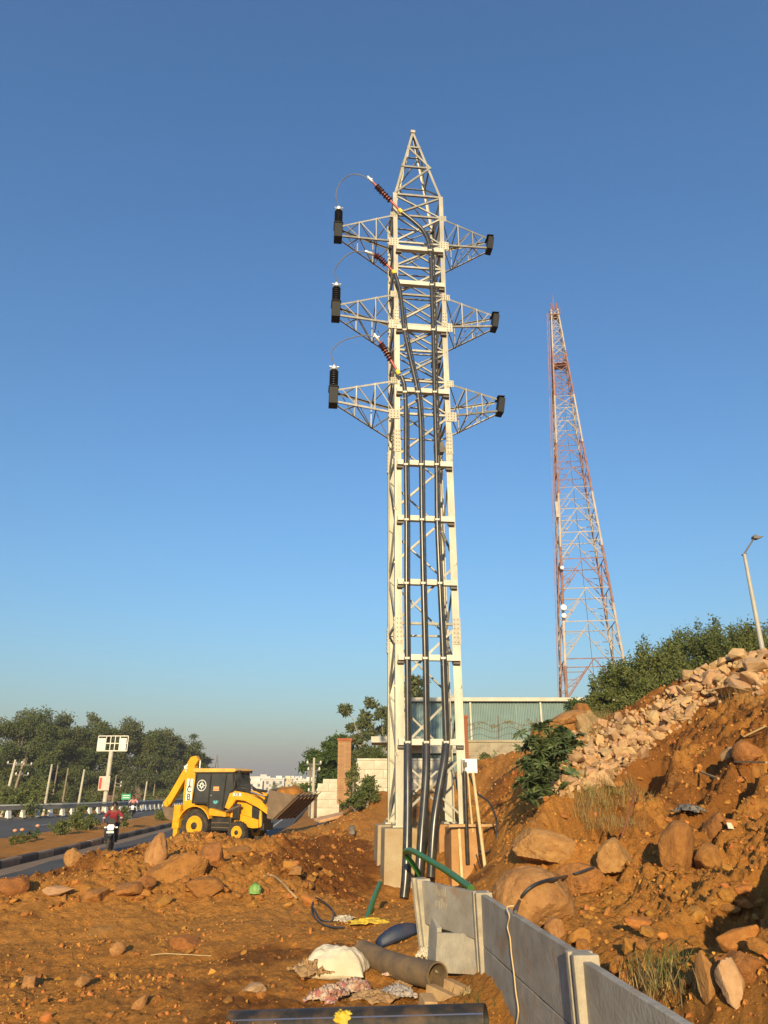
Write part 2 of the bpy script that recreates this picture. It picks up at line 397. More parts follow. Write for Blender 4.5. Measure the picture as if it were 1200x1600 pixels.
# ================================================================== the ground
def road_z(y): return -.0065 * np.clip(np.asarray(y, float) - 22, 0, 280)
def kerb_x(y): return -11.45 - .08 * (np.asarray(y, float) - 23.6)
_by = np.array([-60, 40, 50, 59.4, 66, 76, 92.6, 130, 300.]); _bx = np.array([-44, -36, -32.5, -29.5, -27.4, -25.9, -25.4, -27.5, -42.])
def barrier_x(y): return np.interp(y, _by, _bx)
def edge_x(y): return np.interp(y, [0, 13, 18, 23, 27, 60, 300], [-7.6, -7.6, -7.0, -5.6, -4.5, -5.5, -24.])

_cp = []   # (pixel, pixel, distance): heights read off the photograph
for a in [(0,1600,7.4),(150,1600,7.3),(300,1600,7.1),(450,1600,6.9),(600,1590,7.0),(720,1590,7.0),
          (0,1500,9.9),(150,1500,9.8),(300,1500,9.5),(450,1500,9),(560,1500,9.1),(640,1510,8.6),(700,1540,8.0),
          (0,1440,11.4),(150,1440,11.5),(300,1440,11.5),(420,1440,11),(510,1440,11.2),(600,1440,11.0),
          (0,1398,12.4),(60,1372,13.6),(130,1348,14.8),(190,1335,15.6),(250,1320,16.6),(340,1311,18.4),(385,1326,18.6),(420,1326,18.8),(450,1308,21),(485,1298,22.5),
          (100,1400,12.2),(200,1385,12.9),(300,1375,13.3),(400,1370,13.6),(200,1355,14.3),(320,1335,15.6),(420,1338,15.4),(460,1320,17.5),
          (430,1400,12.6),(480,1385,13.4),(500,1340,17.6),(540,1360,16.6),(590,1335,18.3),(520,1405,13.0),(555,1424,13.2),(580,1410,14.5),(600,1398,15.6),
          (640,1395,15.8),(700,1392,16.2),(750,1392,15.5),(640,1420,13.0),(700,1410,13.0),
          (600,1302,22),(588,1238,28),(511,1288,25),(545,1262,28),(660,1310,21),(700,1270,24),(640,1240,28),(530,1300,22),
          (750,1195,27),(820,1182,27),(770,1240,21),(800,1250,19),(770,1310,15.5),(800,1320,13.5),
          (800,1424,8.3),(830,1448,7.6),(860,1472,7.0),(950,1522,5.8),(1050,1570,4.9),(1150,1600,4.3),
          (880,1400,9.2),(880,1345,10.8),(960,1440,8.0),(1050,1440,7.5),(1050,1500,6.2),(1150,1480,6.0),(1200,1500,5.6),
          (1000,1340,10.2),(1100,1340,9.5),(1200,1340,8.6),(1100,1280,11),(1200,1260,10.3),(1000,1285,12.3),(950,1255,14),
          (1200,1180,11.5),(1100,1200,13),(1000,1235,14.5),(1200,1112,13),(1120,1125,15),(1040,1182,15.5),(1160,1150,12.8),
          (900,1165,17.5),(870,1205,16),(850,1262,13.6),(1000,1125,18),(1080,1066,18.5),(1150,1030,18.5),(1200,1036,18.5),(930,1142,21),(1040,1090,18.5),
          (870,1162,23),(920,1145,24),(820,1300,12.3),(760,1355,14.2)]:
    p = P(*a); _cp.append((p.x, p.y, p.z))
_cp += [(-7,6,.45),(-4,3,.5),(0,3,.6),(0,-6,.6),(-6,-6,.4),(1.0,4.5,.5),(1.0,6.0,.5),(.8,2.5,.6),(2.4,3.0,1.3),(2.95,4.4,2.15),(3.7,4.7,2.4),(5,4,2.2),(8,7,3.4),(9,12,4.4),(12,17,5.6),(10,22,5.0),(14,26,4.6),(8,26,3.9),  # includes an unseen hump right of frame, added to shade the slope edge
        (5,30,3.4),(10,32,3.6),(18,20,5.5),(14,6,4.0),(8,-4,2.5),(20,34,3.6),(5,40,2.4),(14,45,2.4),(-2,36,.9),(0,40,1.0),(-3.2,29,.5),(-1.6,33,1.0),(-3.4,36,.25),(-4.4,23,.35),(-5.5,21,.45),(-3.2,24.5,.3),
        (-1,50,.5),(-6.5,15,.55),(-6.8,12.5,.55),(2,34,1.2),(-7.5,19,.05),(-2.2,26,.7)]
_cp = np.array(_cp)
def _phi(r2): return np.sqrt(r2 + .35)
_A = _phi(((_cp[:, None, :2] - _cp[None, :, :2]) ** 2).sum(-1)) + np.eye(len(_cp)) * .02 * -1
_n = len(_cp); _K = np.zeros((_n + 1, _n + 1)); _K[:_n, :_n] = _A; _K[:_n, _n] = 1; _K[_n, :_n] = 1
_W = np.linalg.solve(_K, np.append(_cp[:, 2], 0))
def rbf(x, y):
    o = np.full(x.shape, _W[_n])
    for i in range(_n): o += _W[i] * _phi((x - _cp[i, 0]) ** 2 + (y - _cp[i, 1]) ** 2)
    return o
DITCH = [((4.9, 14.2), (2.75, 11.0), 1.0, .5), ((3.6, 7.4), (2.45, 6.1), .26, .28), ((5.6, 11.2), (4.3, 10.4), .3, .28), ((6.2, 12.9), (5.2, 12.2), .25, .25)]
def H(x, y, detail=True):
    x = np.asarray(x, float); y = np.asarray(y, float); sh = x.shape; x = x.ravel(); y = y.ravel()
    z = rbf(x, y)
    z = np.clip(z, -.2, 7)
    if detail:
        r = np.hypot(x, y)
        hill = sstep(1.4, 3.2, x) * sstep(2, 6, y)
        pile = sstep(11.2, 14, y) * (1 - sstep(24, 30, y)) * (1 - sstep(-1.5, .5, x)) 
        amp = .32 + np.maximum(.85 * hill, .75 * pile)
        far = 1 - sstep(30, 60, r)
        cl = np.abs(gnoise(x * 1.9 + 5, y * 1.9)); cl2 = np.abs(gnoise(x * 4.6, y * 4.6 + 3))
        d = .13 * fbm(x * .8, y * .8, 3) + .16 * (.32 - cl) + .085 * (.32 - cl2) + .045 * fbm(x * 7.5, y * 7.5, 3, .6) + .034 * (1 - sstep(16, 26, r)) * fbm(x * 11 + 3, y * 11, 2, .6) + .022 * (1 - sstep(12, 22, r)) * (.3 - np.abs(gnoise(x * 19, y * 19)))
        d += hill * .16 * (.35 - np.abs(gnoise(x * 1.1 + y * .5, (y * .7 - x * .3)))) 
        z = z + d * amp * (.25 + .75 * far)
        for (ax, ay), (bx_, by_), dp, wd in DITCH:
            dx, dy = bx_ - ax, by_ - ay; t = np.clip(((x - ax) * dx + (y - ay) * dy) / (dx * dx + dy * dy), 0, 1); dd = np.hypot(x - ax - t * dx, y - ay - t * dy); wob = 1 + .35 * gnoise(x * 2.2, y * 2.2)
            z = z - dp * wob * np.exp(-(dd / wd) ** 4) + dp * .35 * np.exp(-((dd - wd * 1.5) / (wd * .6)) ** 2)
        # wheel ruts and a trampled track across the foreground
        z += -.035 * np.exp(-((y - 9.9 - .12 * x) / .22) ** 2) * (1 - sstep(-1, .5, x)) - .03 * np.exp(-((y - 11.3 - .1 * x) / .2) ** 2) * (1 - sstep(-1, .5, x))
    # far country, then the roads
    fw = np.maximum(sstep(46, 75, y), np.maximum(sstep(22, 40, x), sstep(12, 30, -y)))
    zf = road_z(y) - .2 + np.where(x > 0, 1.6 * (1 - sstep(60, 160, y)), 0) + .25 * fbm(x * .05, y * .05, 3)
    z = z * (1 - fw) + zf * fw
    e = edge_x(y); rw = sstep(0, 1.5, e - x); rz = road_z(y) - .10
    # the raised median between the two carriageways
    kx = kerb_x(y); med = sstep(.12, .3, kx - x) * sstep(.0, .35, x - (kx - 5.15))
    rz = rz + med * (.26 + .05 * gnoise(x * 1.7, y * 1.7) + .10 * np.clip(gnoise(x * .6, y * .4), -.4, 1))
    bx = barrier_x(np.clip(y, -60, 300)); ow = sstep(0, 3, bx - .7 - x)
    rz = rz * (1 - ow) + (road_z(y) - .35 + .12 * fbm(x * .2, y * .2, 3)) * ow
    z = z * (1 - rw) + rz * rw
    return z.reshape(sh)
def h1(x, y): return float(H(np.array([x]), np.array([y]))[0])

# one sheet to the horizon: rings round the viewer, finer near by
_ang = np.concatenate([np.radians(np.linspace(-38, 38, 680)), np.radians(np.linspace(38, 322, 92)[1:-1])])
_rad = np.concatenate([[.4, .9, 1.4], np.geomspace(2.0, 5, 60)[:-1], np.geomspace(5, 22, 470)[:-1], np.geomspace(22, 75, 130), np.geomspace(75, 3000, 46)[1:]])
_X = np.sin(_ang)[None, :] * _rad[:, None]; _Y = np.cos(_ang)[None, :] * _rad[:, None]
_Z = H(_X, _Y)
na, nr = len(_ang), len(_rad)
gv = np.stack([_X, _Y, _Z], -1).reshape(-1, 3)
ii = np.arange(nr - 1)[:, None] * na; jj = np.arange(na)[None, :]; j2 = (jj + 1) % na
gf = np.stack([ii + jj, ii + j2, ii + na + j2, ii + na + jj], -1).reshape(-1, 4)
gv = np.vstack([gv, [[0, 0, float(_Z[0].mean())]]])
me = npmesh('ground', gv, gf, True)
bm = bmesh.new(); bm.from_mesh(me); bm.verts.ensure_lookup_table()
c0 = bm.verts[-1]
for j in range(na): bm.faces.new((c0, bm.verts[(j + 1) % na], bm.verts[j]))
bmesh.ops.recalc_face_normals(bm, faces=bm.faces); bm.to_mesh(me); bm.free(); me.shade_smooth()
if me.polygons[len(me.polygons) // 2].normal.z < 0: me.flip_normals()
# darker soil colour: the pit flank left of the tower and much of the tipped hill
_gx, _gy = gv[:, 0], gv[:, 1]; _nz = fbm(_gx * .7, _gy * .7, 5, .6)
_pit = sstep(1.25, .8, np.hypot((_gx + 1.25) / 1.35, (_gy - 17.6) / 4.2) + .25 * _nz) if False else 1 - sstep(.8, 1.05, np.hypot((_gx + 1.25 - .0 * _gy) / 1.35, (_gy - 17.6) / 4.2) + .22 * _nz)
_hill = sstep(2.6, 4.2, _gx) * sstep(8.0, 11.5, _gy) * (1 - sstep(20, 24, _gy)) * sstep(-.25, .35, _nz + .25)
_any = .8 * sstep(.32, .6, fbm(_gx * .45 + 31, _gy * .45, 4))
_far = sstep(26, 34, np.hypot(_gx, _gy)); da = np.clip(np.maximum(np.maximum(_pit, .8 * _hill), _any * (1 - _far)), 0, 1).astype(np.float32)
at = me.attributes.new('dark_soil', 'FLOAT', 'POINT'); at.data.foreach_set('value', da)
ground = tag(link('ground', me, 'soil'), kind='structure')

def hits(px, py, lo=2.0, hi=70, n=700):
    """where rays through picture points first meet the ground (arrays)"""
    px = np.atleast_1d(np.asarray(px, float)); py = np.atleast_1d(np.asarray(py, float))
    u, v = (px - 600) / FPX, (800 - py) / FPX; dy = CP - v * SP; dz = SP + v * CP
    Ys = np.geomspace(lo, hi, n); x = u[:, None] / dy[:, None] * Ys; z = EYE[2] + dz[:, None] / dy[:, None] * Ys
    g = H(x, np.broadcast_to(Ys, x.shape)); below = z < g; k = below.argmax(1); ok = below.any(1)
    Y = Ys[k]; return u / dy * Y, Y, g[np.arange(len(k)), k], ok
def hit(px, py, lo=2.0):
    x, y, z, ok = hits([px], [py], lo); return V(float(x[0]), float(y[0]), float(z[0]))

# ------------------------------------------------------------------ roads
def strip(name, ys, xl, xr, dz, mat, parent=None, nx=2):
    ys = np.asarray(ys, float); L = np.asarray(xl(ys)); Rr = np.asarray(xr(ys)); v = []
    for i, y in enumerate(ys):
        for k in range(nx): t = k / (nx - 1); v.append((L[i] * (1 - t) + Rr[i] * t, y, float(road_z(y)) + dz))
    f = [(i * nx + k, i * nx + k + 1, (i + 1) * nx + k + 1, (i + 1) * nx + k) for i in range(len(ys) - 1) for k in range(nx - 1)]
    me = npmesh(name, v, f); o = link(name, me, mat, parent); return o
ysr = np.concatenate([np.arange(-40, 60, 3), np.arange(60, 320, 10)])
road = tag(strip('road', ysr, lambda y: kerb_x(y) - .02, lambda y: np.minimum(kerb_x(y) + 7.6, edge_x(y) + 1.1), 0.0, 'asphalt'), kind='structure')
far_road = tag(strip('road', ysr, lambda y: barrier_x(y) - .2, lambda y: kerb_x(y) - 5.0, 0.0, 'asphalt'), kind='structure')
strip('dust_strip', ysr, lambda y: kerb_x(y) + .05, lambda y: kerb_x(y) + .75 + .12 * np.sin(y * .9), .004, 'dust_strip', road)
strip('edge_line', ysr, lambda y: kerb_x(y) - 5.7, lambda y: kerb_x(y) - 5.5, .004, 'marking', far_road)
strip('edge_line', np.arange(22, 70, 3.), lambda y: kerb_x(y) + 6.35, lambda y: kerb_x(y) + 6.5, .004, 'marking', road)
for y in np.arange(12, 140, 9.0):
    strip('lane_dash', [y, y + 3], lambda q: kerb_x(q) + 3.6, lambda q: kerb_x(q) + 3.75, .005, 'marking', road)
    strip('lane_dash', [y + 2, y + 5], lambda q: kerb_x(q) - 9.1, lambda q: kerb_x(q) - 8.95, .005, 'marking', far_road)
# kerb: blocks painted dark and light in turn
kerb = tag(empty('median_kerb', (0, 0, 0)), 'low kerb of dark and tan painted blocks along the dirt median', 'kerb')
kb = MB().prism([(-.11, -.12), (.11, -.12), (.11, .17), (.07, .22), (-.11, .22)], -.72, .72).mesh('kerb_block')
kb2 = kb.copy(); kb.materials.append(MATS['kerb_dark']); kb2.materials.append(MATS['kerb_light'])
for i in range(76):
    y = 14 + i * 1.48; o = link('kerb_block', (kb, kb2)[i % 2], None, kerb, (float(kerb_x(y)) - .1 + random.uniform(-.015, .015), y, float(road_z(y)) + random.uniform(-.012, .012))); o.rotation_euler = (0, 0, R(4.57))

# ------------------------------------------------------------------ far barrier: rail on white posts
rail = empty('road_barrier', (float(barrier_x(75)), 75, float(road_z(75))), 0, 'long low barrier of white posts and dark rails beyond the far lanes', 'barrier')
ys = np.concatenate([np.arange(44, 100, 1.0), np.arange(100, 172, 4.)]); pts = [V(float(barrier_x(y)) - .4, y, float(road_z(y))) for y in ys]
for nm, mt, z0, z1, t in (('top_rail', 'paint_white', 1.0, 1.10, .16), ('rail', 'rail_grey', .68, .97, .12), ('base_beam', 'rail_grey', 0, .16, .4)):
    b = MB()
    for i in range(len(pts) - 1): b.bar(pts[i] + V(0, 0, (z0 + z1) / 2), pts[i + 1] + V(0, 0, (z0 + z1) / 2), t, z1 - z0)
    b.build(nm, mt, rail, world=True)
pm = MB().prism([(-.10, .1), (.22, .1), (.08, .66), (-.10, .66)], -.19, .19).mesh('post'); pm.materials.append(MATS['paint_white'])
yy = 46.0; k = 0
while yy < 135:
    p = V(float(barrier_x(yy)) - .33, yy, float(road_z(yy))); o = link('post', pm, None, rail, p - rail.location); o.rotation_euler = (0, 0, R(-12 if yy < 80 else 0) + random.uniform(-.05, .05)); yy += 1.45

# ------------------------------------------------------------------ loose soil: crumbs (stuff), single clods, boulders
def scatter_clods(n, rs):
    ang = np.radians(rs.uniform(-32, 33, n * 3)); r = np.exp(rs.uniform(math.log(3.8), math.log(30), n * 3))
    x, y = np.sin(ang) * r, np.cos(ang) * r
    dens = .22 + .9 * sstep(.05, .5, fbm(x * .55 + 9, y * .55, 3)) + 1.0 * sstep(1.5, 3, x) + .6 * sstep(11.5, 14, y) * (x < -.5)
    ok = (rs.rand(n * 3) < dens * .7) & (x > edge_x(y) + .2) & ~((np.abs(x - .9) < 1.3) & (np.abs(y - 17.2) < 1.5)) & ~((x > -.6) & (x < 1.25) & (y < 9.4) & (y > 6.3) & (rs.rand(n * 3) < .5))
    x, y, r = x[ok][:n], y[ok][:n], r[ok][:n]
    s = np.exp(rs.normal(math.log(.0088), .62, len(x))) * (r / 8) ** .6; s = np.clip(s, .004, .06)
    return x, y, H(x, y) + s * .08, s
rs = np.random.RandomState(11)
cx, cy, cz, cs = scatter_clods(31000, rs)
protos = [rock_verts(np.random.RandomState(100 + i), 1, 6, .16) for i in range(12)]
bv, bf = [], []; off = 0; ROT = [np.array(Euler(rs.rand(3) * 6.28).to_matrix()) for _ in range(257)]
for i in range(len(cx)):
    v, f = protos[i % 12]; q = ROT[i % 257]
    v = (v * cs[i] * np.array([rs.uniform(.7, 1.3), rs.uniform(.7, 1.3), rs.uniform(.55, .9)])) @ q.T + np.array([cx[i], cy[i], cz[i]])
    bv.append(v); bf.append(f + off); off += len(v)
tag(link('soil_crumbs', npmesh('soil_crumbs', np.vstack(bv), np.vstack(bf)), 'clod'), 'small crumbs of orange soil strewn over the dug ground', 'soil', kind='stuff')

def rock_mesh(seed, sub, planes, rnd, dims, mat, chop=.62, smooth=None):
    v, f = rock_verts(np.random.RandomState(seed), sub, planes, rnd, dims, chop); me = npmesh('stone', v, f)
    if smooth: me.shade_smooth(); me.set_sharp_from_angle(angle=R(smooth))
    me.materials.append(MATS[mat]); return me
clod_me = [rock_mesh(200 + i, 3, 12, .09, (1, 1, .8), 'clod_single', .5, smooth=24) if i % 2 else hull_mesh(np.random.RandomState(220 + i), 'clod_single', 16, (1, .9, .75)) for i in range(10)]
LAST = [None]
def put_rock(name, me, pos, s, rot=None, sink=.3, label=None, cat='stone', group=None):
    o = link(name, me, None); sx, sy, sz = (s, s, s) if isinstance(s, (int, float)) else s
    o.scale = (sx, sy, sz); o.rotation_euler = rot or (random.uniform(-.4, .4), random.uniform(-.4, .4), random.uniform(0, 6.28))
    o.location = (pos[0], pos[1], pos[2] + sz * (1 - 2 * sink) * .8); LAST[0] = o; return tag(o, label, cat, group)
ORD = ['largest', 'second largest', 'third largest', 'fourth largest', 'fifth largest', 'sixth largest', 'seventh largest', 'eighth largest', 'ninth largest', 'tenth largest', 'eleventh largest', 'twelfth largest', 'thirteenth largest', 'fourteenth largest', 'fifteenth largest', 'sixteenth largest', 'seventeenth largest', 'eighteenth largest', 'nineteenth largest', 'twentieth largest']
def name_apart(items, what, marks):
    """items: (object, px, py, size); each gets a label by the nearest landmark, its side and its rank in size"""
    cells = {}
    for it in items:
        k = min(range(len(marks)), key=lambda i: (marks[i][0] - it[1]) ** 2 + (marks[i][1] - it[2]) ** 2); dx, dy = it[1] - marks[k][0], it[2] - marks[k][1]
        sd = ('right of' if dx > 0 else 'left of') if abs(dx) > abs(dy) else ('below' if dy > 0 else 'above'); cells.setdefault((k, sd), []).append(it)
    for (k, sd), its in cells.items():
        for i, it in enumerate(sorted(its, key=lambda q: -q[3])): it[0]['label'] = (ORD[i] if i < 20 else 'another small') + ' ' + what + ' ' + sd + ' ' + marks[k][2]
MK = [(60, 1365, 'the left mound flank'), (130, 1350, 'the pale peaked stone'), (243, 1335, 'the upright mound stone'), (300, 1365, 'the biggest mound boulder'), (375, 1335, 'the flat mound-top stone'), (400, 1400, 'the green bag'), (440, 1388, 'the bent root'), (540, 1350, 'the dark bank slope'), (150, 1405, 'the rounded flank stone'),
      (46, 1535, 'the cube-shaped stone'), (126, 1535, 'the angular orange stone'), (220, 1570, 'the pointed stone'), (292, 1475, 'the flattish boulder'), (400, 1550, 'the pale flat stone'), (100, 1450, 'the left track'), (420, 1460, 'the track before the wire coil'),
      (968, 1340, 'the pointed block'), (1055, 1330, 'the upright slab'), (1078, 1275, 'the grey rag'), (1170, 1190, 'the brown angular block'), (1142, 1304, 'the cream scrap'), (1110, 1550, 'the stone flakes'), (960, 1440, 'the bare slope middle'), (1050, 1420, 'the slope below the slab'), (1180, 1400, 'the right slope edge'), (1000, 1240, 'the dry grass'), (1100, 1210, 'the short stick'),
      (850, 1335, 'the flat-topped boulder'), (830, 1400, 'the round boulder'), (765, 1320, 'the leaning pole'), (855, 1230, 'the castor plant')]
rs = np.random.RandomState(21); CL = []
areas = [  # region boxes in the picture, how many, size range, label, group
    ((0, 560, 1310, 1420), 85, (.045, .125), 'orange clod of dug earth on the mound beside the road', 'earth clods on the roadside mound'),
    ((0, 480, 1420, 1590), 48, (.02, .055), 'orange clod on the trampled bare ground in front of the mound', 'earth clods on the trampled ground'),
    ((900, 1195, 1180, 1560), 90, (.03, .11), 'reddish clod of earth on the steep slope behind the concrete fence', 'earth clods on the slope'),
    ((745, 900, 1230, 1420), 26, (.03, .08), 'reddish clod between lattice tower and boulders', 'earth clods by the tower foot')]
for (a, b_, c, d), n, (s0, s1), lab, grp in areas:
    qx, qy = rs.uniform(a, b_, n * 4), rs.uniform(c, d, n * 4); x, y, z, ok = hits(qx, qy, 3.5); k = 0
    for i in range(n * 4):
        if not ok[i] or x[i] < edge_x(y[i]) + .3 or k >= n: continue
        if (abs(x[i] - .9) < 1.4 and abs(y[i] - 17.2) < 1.6) or (x[i] > -.7 and x[i] < 1.5 and y[i] < 9.3): continue
        s = s0 + (s1 - s0) * rs.rand() ** 2.2
        put_rock('earth_clod', clod_me[rs.randint(10)], (x[i], y[i], z[i]), (s * rs.uniform(.9, 1.5), s * rs.uniform(.8, 1.1), s * rs.uniform(.6, .95)), None, .28, lab, 'clod', grp); k += 1; CL.append((LAST[0], qx[i], qy[i], s))

name_apart(CL, 'orange earth clod', MK)
# big boulders, one by one: picture point of the foot, half-sizes in metres, turn
def boulder(px, py, dims, rz, label, mat='boulder', seed=1, tilt=(0, 0), sink=.3, planes=12, chop=.6, rnd=.07, lo=3.0, name='boulder', at=None):
    me = hull_mesh(np.random.RandomState(seed), mat, 15, (1, 1, 1)) if name == 'concrete_rubble' or 51 < seed < 55 else rock_mesh(seed, 5 if dims[0] > .3 else 4, planes, rnd * .55, (1, 1, 1), mat, chop, smooth=30); p = at or hit(px, py, lo)
    return put_rock(name, me, p, dims, (tilt[0], tilt[1], rz), sink, label, 'boulder')
boulder(850, 1352, (.50, .34, .25), -.1, 'flat-topped pale boulder resting above the round boulder right of the tower', 'boulder_pale', 31, (.05, .08), .12, chop=.7, planes=9)
boulder(832, 1440, (.40, .38, .36), .4, 'large round half-buried boulder right behind the concrete fence', 'boulder_pale', 32, (-.2, 0), .3, chop=.82, planes=8)
boulder(905, 1392, (.36, .34, .24), .8, 'low half-buried orange boulder between round boulder and pointed block', 'boulder', 33, sink=.42)
boulder(968, 1362, (.27, .24, .27), .5, 'pointed orange block on the slope below the dry weeds', 'boulder_pale', 34, (.3, .2), .25, planes=8, chop=.5)
boulder(868, 1465, (.10, .09, .11), .2, 'small pale block wedged at the foot of the round boulder', 'boulder_pale', 35, planes=8)
boulder(1055, 1345, (.30, .2, .40), 1.1, 'upright slab of orange rock below the crumpled grey rag', 'boulder', 36, (.35, .3), .4, planes=8, chop=.75)
boulder(1120, 1300, (.22, .2, .2), .3, 'rounded lump of rock right of the crumpled grey rag', 'boulder', 37, sink=.4)
boulder(1110, 1350, (.18, .2, .18), .3, 'rounded lump sunk below the upright rock slab', 'boulder', 47, sink=.45)
boulder(1170, 1195, (.24, .22, .2), 2, 'brown angular block near the broken planks', 'boulder', 38, planes=8)
boulder(1110, 1560, (.07, .06, .17), .4, 'upright pale stone flake by the dry grass at the lower edge', 'boulder_pale', 39, (.2, -.3), .2, planes=8)
boulder(1145, 1560, (.07, .08, .15), 2.4, 'grey stone flake leaning right of the pale upright one', 'rubble', 40, (.1, .3), .25, planes=8)
boulder(1165, 1530, (.13, .11, .1), 1.4, 'rounded reddish stone right of the two leaning flakes', 'boulder', 41)
boulder(243, 1350, (.20, .16, .40), .3, 'tall upright pale stone standing on the roadside mound', 'boulder_pale', 42, (-.2, .28), .3, planes=9, chop=.78)
boulder(285, 1372, (.58, .46, .44), .5, 'biggest brown boulder half buried in the roadside mound', 'boulder', 43, (-.25, .1), .38, planes=9, chop=.62)
boulder(325, 1352, (.32, .26, .36), 2, 'brown boulder leaning on the right of the biggest mound boulder', 'boulder', 44, (.1, .2), .35, planes=9)
boulder(318, 1398, (.32, .22, .17), .2, 'dark low boulder at the foot of the mound boulders', 'boulder', 45, sink=.35, planes=9)
boulder(148, 1405, (.26, .2, .15), .6, 'rounded brown stone low on the left flank of the mound', 'boulder', 46, sink=.35)
boulder(115, 1352, (.19, .16, .18), .2, 'pale peaked stone on the mound crest nearest the motorcycle', 'boulder_pale', 48, sink=.25)
boulder(15, 1395, (.32, .25, .2), .2, 'brown lump at the left end of the mound crest', 'boulder', 49)
boulder(90, 1398, (.34, .12, .07), .15, 'long flat whitish stone slab on the left flank of the mound', 'rubble', 50, planes=9)
boulder(200, 1396, (.28, .22, .15), 1.1, 'flat stone left of the dark low mound boulder', 'boulder', 51, planes=9)
boulder(225, 1392, (.2, .17, .14), .1, 'orange stone wedged before the biggest mound boulder', 'boulder', 64, planes=9)
boulder(46, 1544, (.085, .075, .07), .3, 'orange cube-shaped stone at the far left of the trampled ground', 'boulder_pale', 52, planes=7, chop=.55, sink=.15)
boulder(126, 1543, (.085, .075, .075), .8, 'orange angular stone beside the cube-shaped one', 'boulder_pale', 53, planes=7, chop=.55, sink=.12)
boulder(220, 1575, (.085, .07, .075), 1.5, 'pointed orange stone nearest the lower edge', 'boulder_pale', 54, planes=7, chop=.55, sink=.15)
boulder(292, 1480, (.22, .15, .13), .4, 'largest flattish boulder lying on the trampled ground', 'boulder', 55, planes=9, sink=.3)
boulder(180, 1492, (.12, .09, .09), .4, 'tan stone left of the largest flattish boulder', 'boulder_pale', 56, planes=9, sink=.25)
boulder(395, 1552, (.13, .10, .05), .4, 'pale flat stone left of the white sack', 'rubble', 57, planes=9, sink=.35)
boulder(375, 1335, (.24, .17, .12), .4, 'flat brown stone near the top of the mound by the backhoe', 'boulder', 58, planes=8)
boulder(462, 1365, (.18, .13, .09), .4, 'small pale stone on the mound above the bent root', 'boulder_pale', 59, planes=8)
boulder(855, 1146, (.85, .7, .72), .4, 'big orange-sided boulder above the large-leaved plant', 'boulder', 60, (0, .1), .25, lo=21, planes=9, chop=.6, at=P(872, 1162, 23))
boulder(915, 1140, (1.1, .8, .75), 1.9, 'big grey boulder under the shrubs beside the orange-sided one', 'rubble', 61, (0, -.1), .3, planes=9, at=P(918, 1160, 23))
boulder(885, 1112, (.65, .5, .22), .2, 'flat pale slab lying on top of the orange-sided boulder', 'boulder_pale', 62, (0, -.35), .2, planes=8, at=P(886, 1130, 22.8))
boulder(905, 1104, (.55, .4, .4), .9, 'orange boulder crowning the pile below the green shed', 'boulder', 63, (0, .3), .2, planes=8, at=P(908, 1128, 23.8))

# ------------------------------------------------------------------ rubble bank: single stones and slabs
rub = [hull_mesh(np.random.RandomState(300 + i), 'rubble', 12 + i % 4, (1, .85 - .03 * (i % 5), .75 - .04 * (i % 4))) for i in range(14)]
rs = np.random.RandomState(31); placed = 0; RL = []
band = [(835, 1150), (880, 1150), (985, 1120), (1060, 1080), (1100, 1045), (1150, 1020), (1200, 1020), (1200, 1075), (1120, 1092), (1060, 1136), (1010, 1178), (945, 1230), (868, 1246)]
def inside(px, py, poly):
    c = False; n = len(poly)
    for i in range(n):
        (x0, y0), (x1, y1) = poly[i], poly[i - 1]
        if (y0 > py) != (y1 > py) and px < (x1 - x0) * (py - y0) / (y1 - y0) + x0: c = not c
    return c
qx, qy = rs.uniform(830, 1200, 1400), rs.uniform(1015, 1248, 1400)
sel = [i for i in range(1400) if inside(qx[i], qy[i], band)]
x, y, z, ok = hits(qx[sel], qy[sel], 11)
for i in range(len(sel)):
    if not ok[i] or y[i] > 24 or placed >= 295: continue
    top = qy[sel[i]] < 1110
    s = (.07 + .13 * rs.rand() ** 2) * (1.12 if top else 1.0)
    put_rock('rubble_stone', rub[rs.randint(14)], (x[i], y[i], z[i]), (s * rs.uniform(.9, 1.5), s * rs.uniform(.8, 1.2), s * rs.uniform(.7, 1.1)), tuple(rs.uniform(-.8, .8, 2)) + (rs.uniform(0, 6.28),), rs.uniform(.1, .4),
             'pale broken concrete lump high on the rubble bank by the shrubs' if top else 'pale fist-to-head sized stone in the rubble band above the large-leaved plant', 'rubble', 'upper rubble lumps' if top else 'lower rubble stones'); placed += 1; RL.append((LAST[0], qx[sel[i]], qy[sel[i]], s))
for px, py, d, rz, tl, sd, lab in [(1115, 1070, (.26, .22, .2), .3, .3, 71, 'square pale concrete block on the rubble bank below the crest'), (1080, 1085, (.27, .22, .18), 1.0, .2, 72, 'cracked concrete lump left of the square block on the rubble bank'),
        (1075, 1064, (.19, .17, .18), .2, .1, 73, 'rounded pale lump on the left shoulder of the rubble crest'), (1160, 1030, (.32, .24, .17), .5, .2, 74, 'topmost broad concrete lump of the rubble bank'),
        (1185, 1048, (.32, .24, .15), 2.2, -.3, 75, 'broken concrete slab below the street lamp'), (1150, 1090, (.45, .25, .11), .2, .15, 76, 'long broken slab at the lower edge of the upper rubble'),
        (1115, 1028, (.14, .12, .13), .3, .1, 77, 'small round lump left of the rubble summit'), (1172, 1072, (.26, .22, .18), 1.2, .3, 78, 'blocky lump under the broken slab by the street lamp')]:
    boulder(px, py, d, rz, lab, 'rubble', sd, (tl, tl * .5), .2, 9, .45, .04, lo=12, name='concrete_rubble')

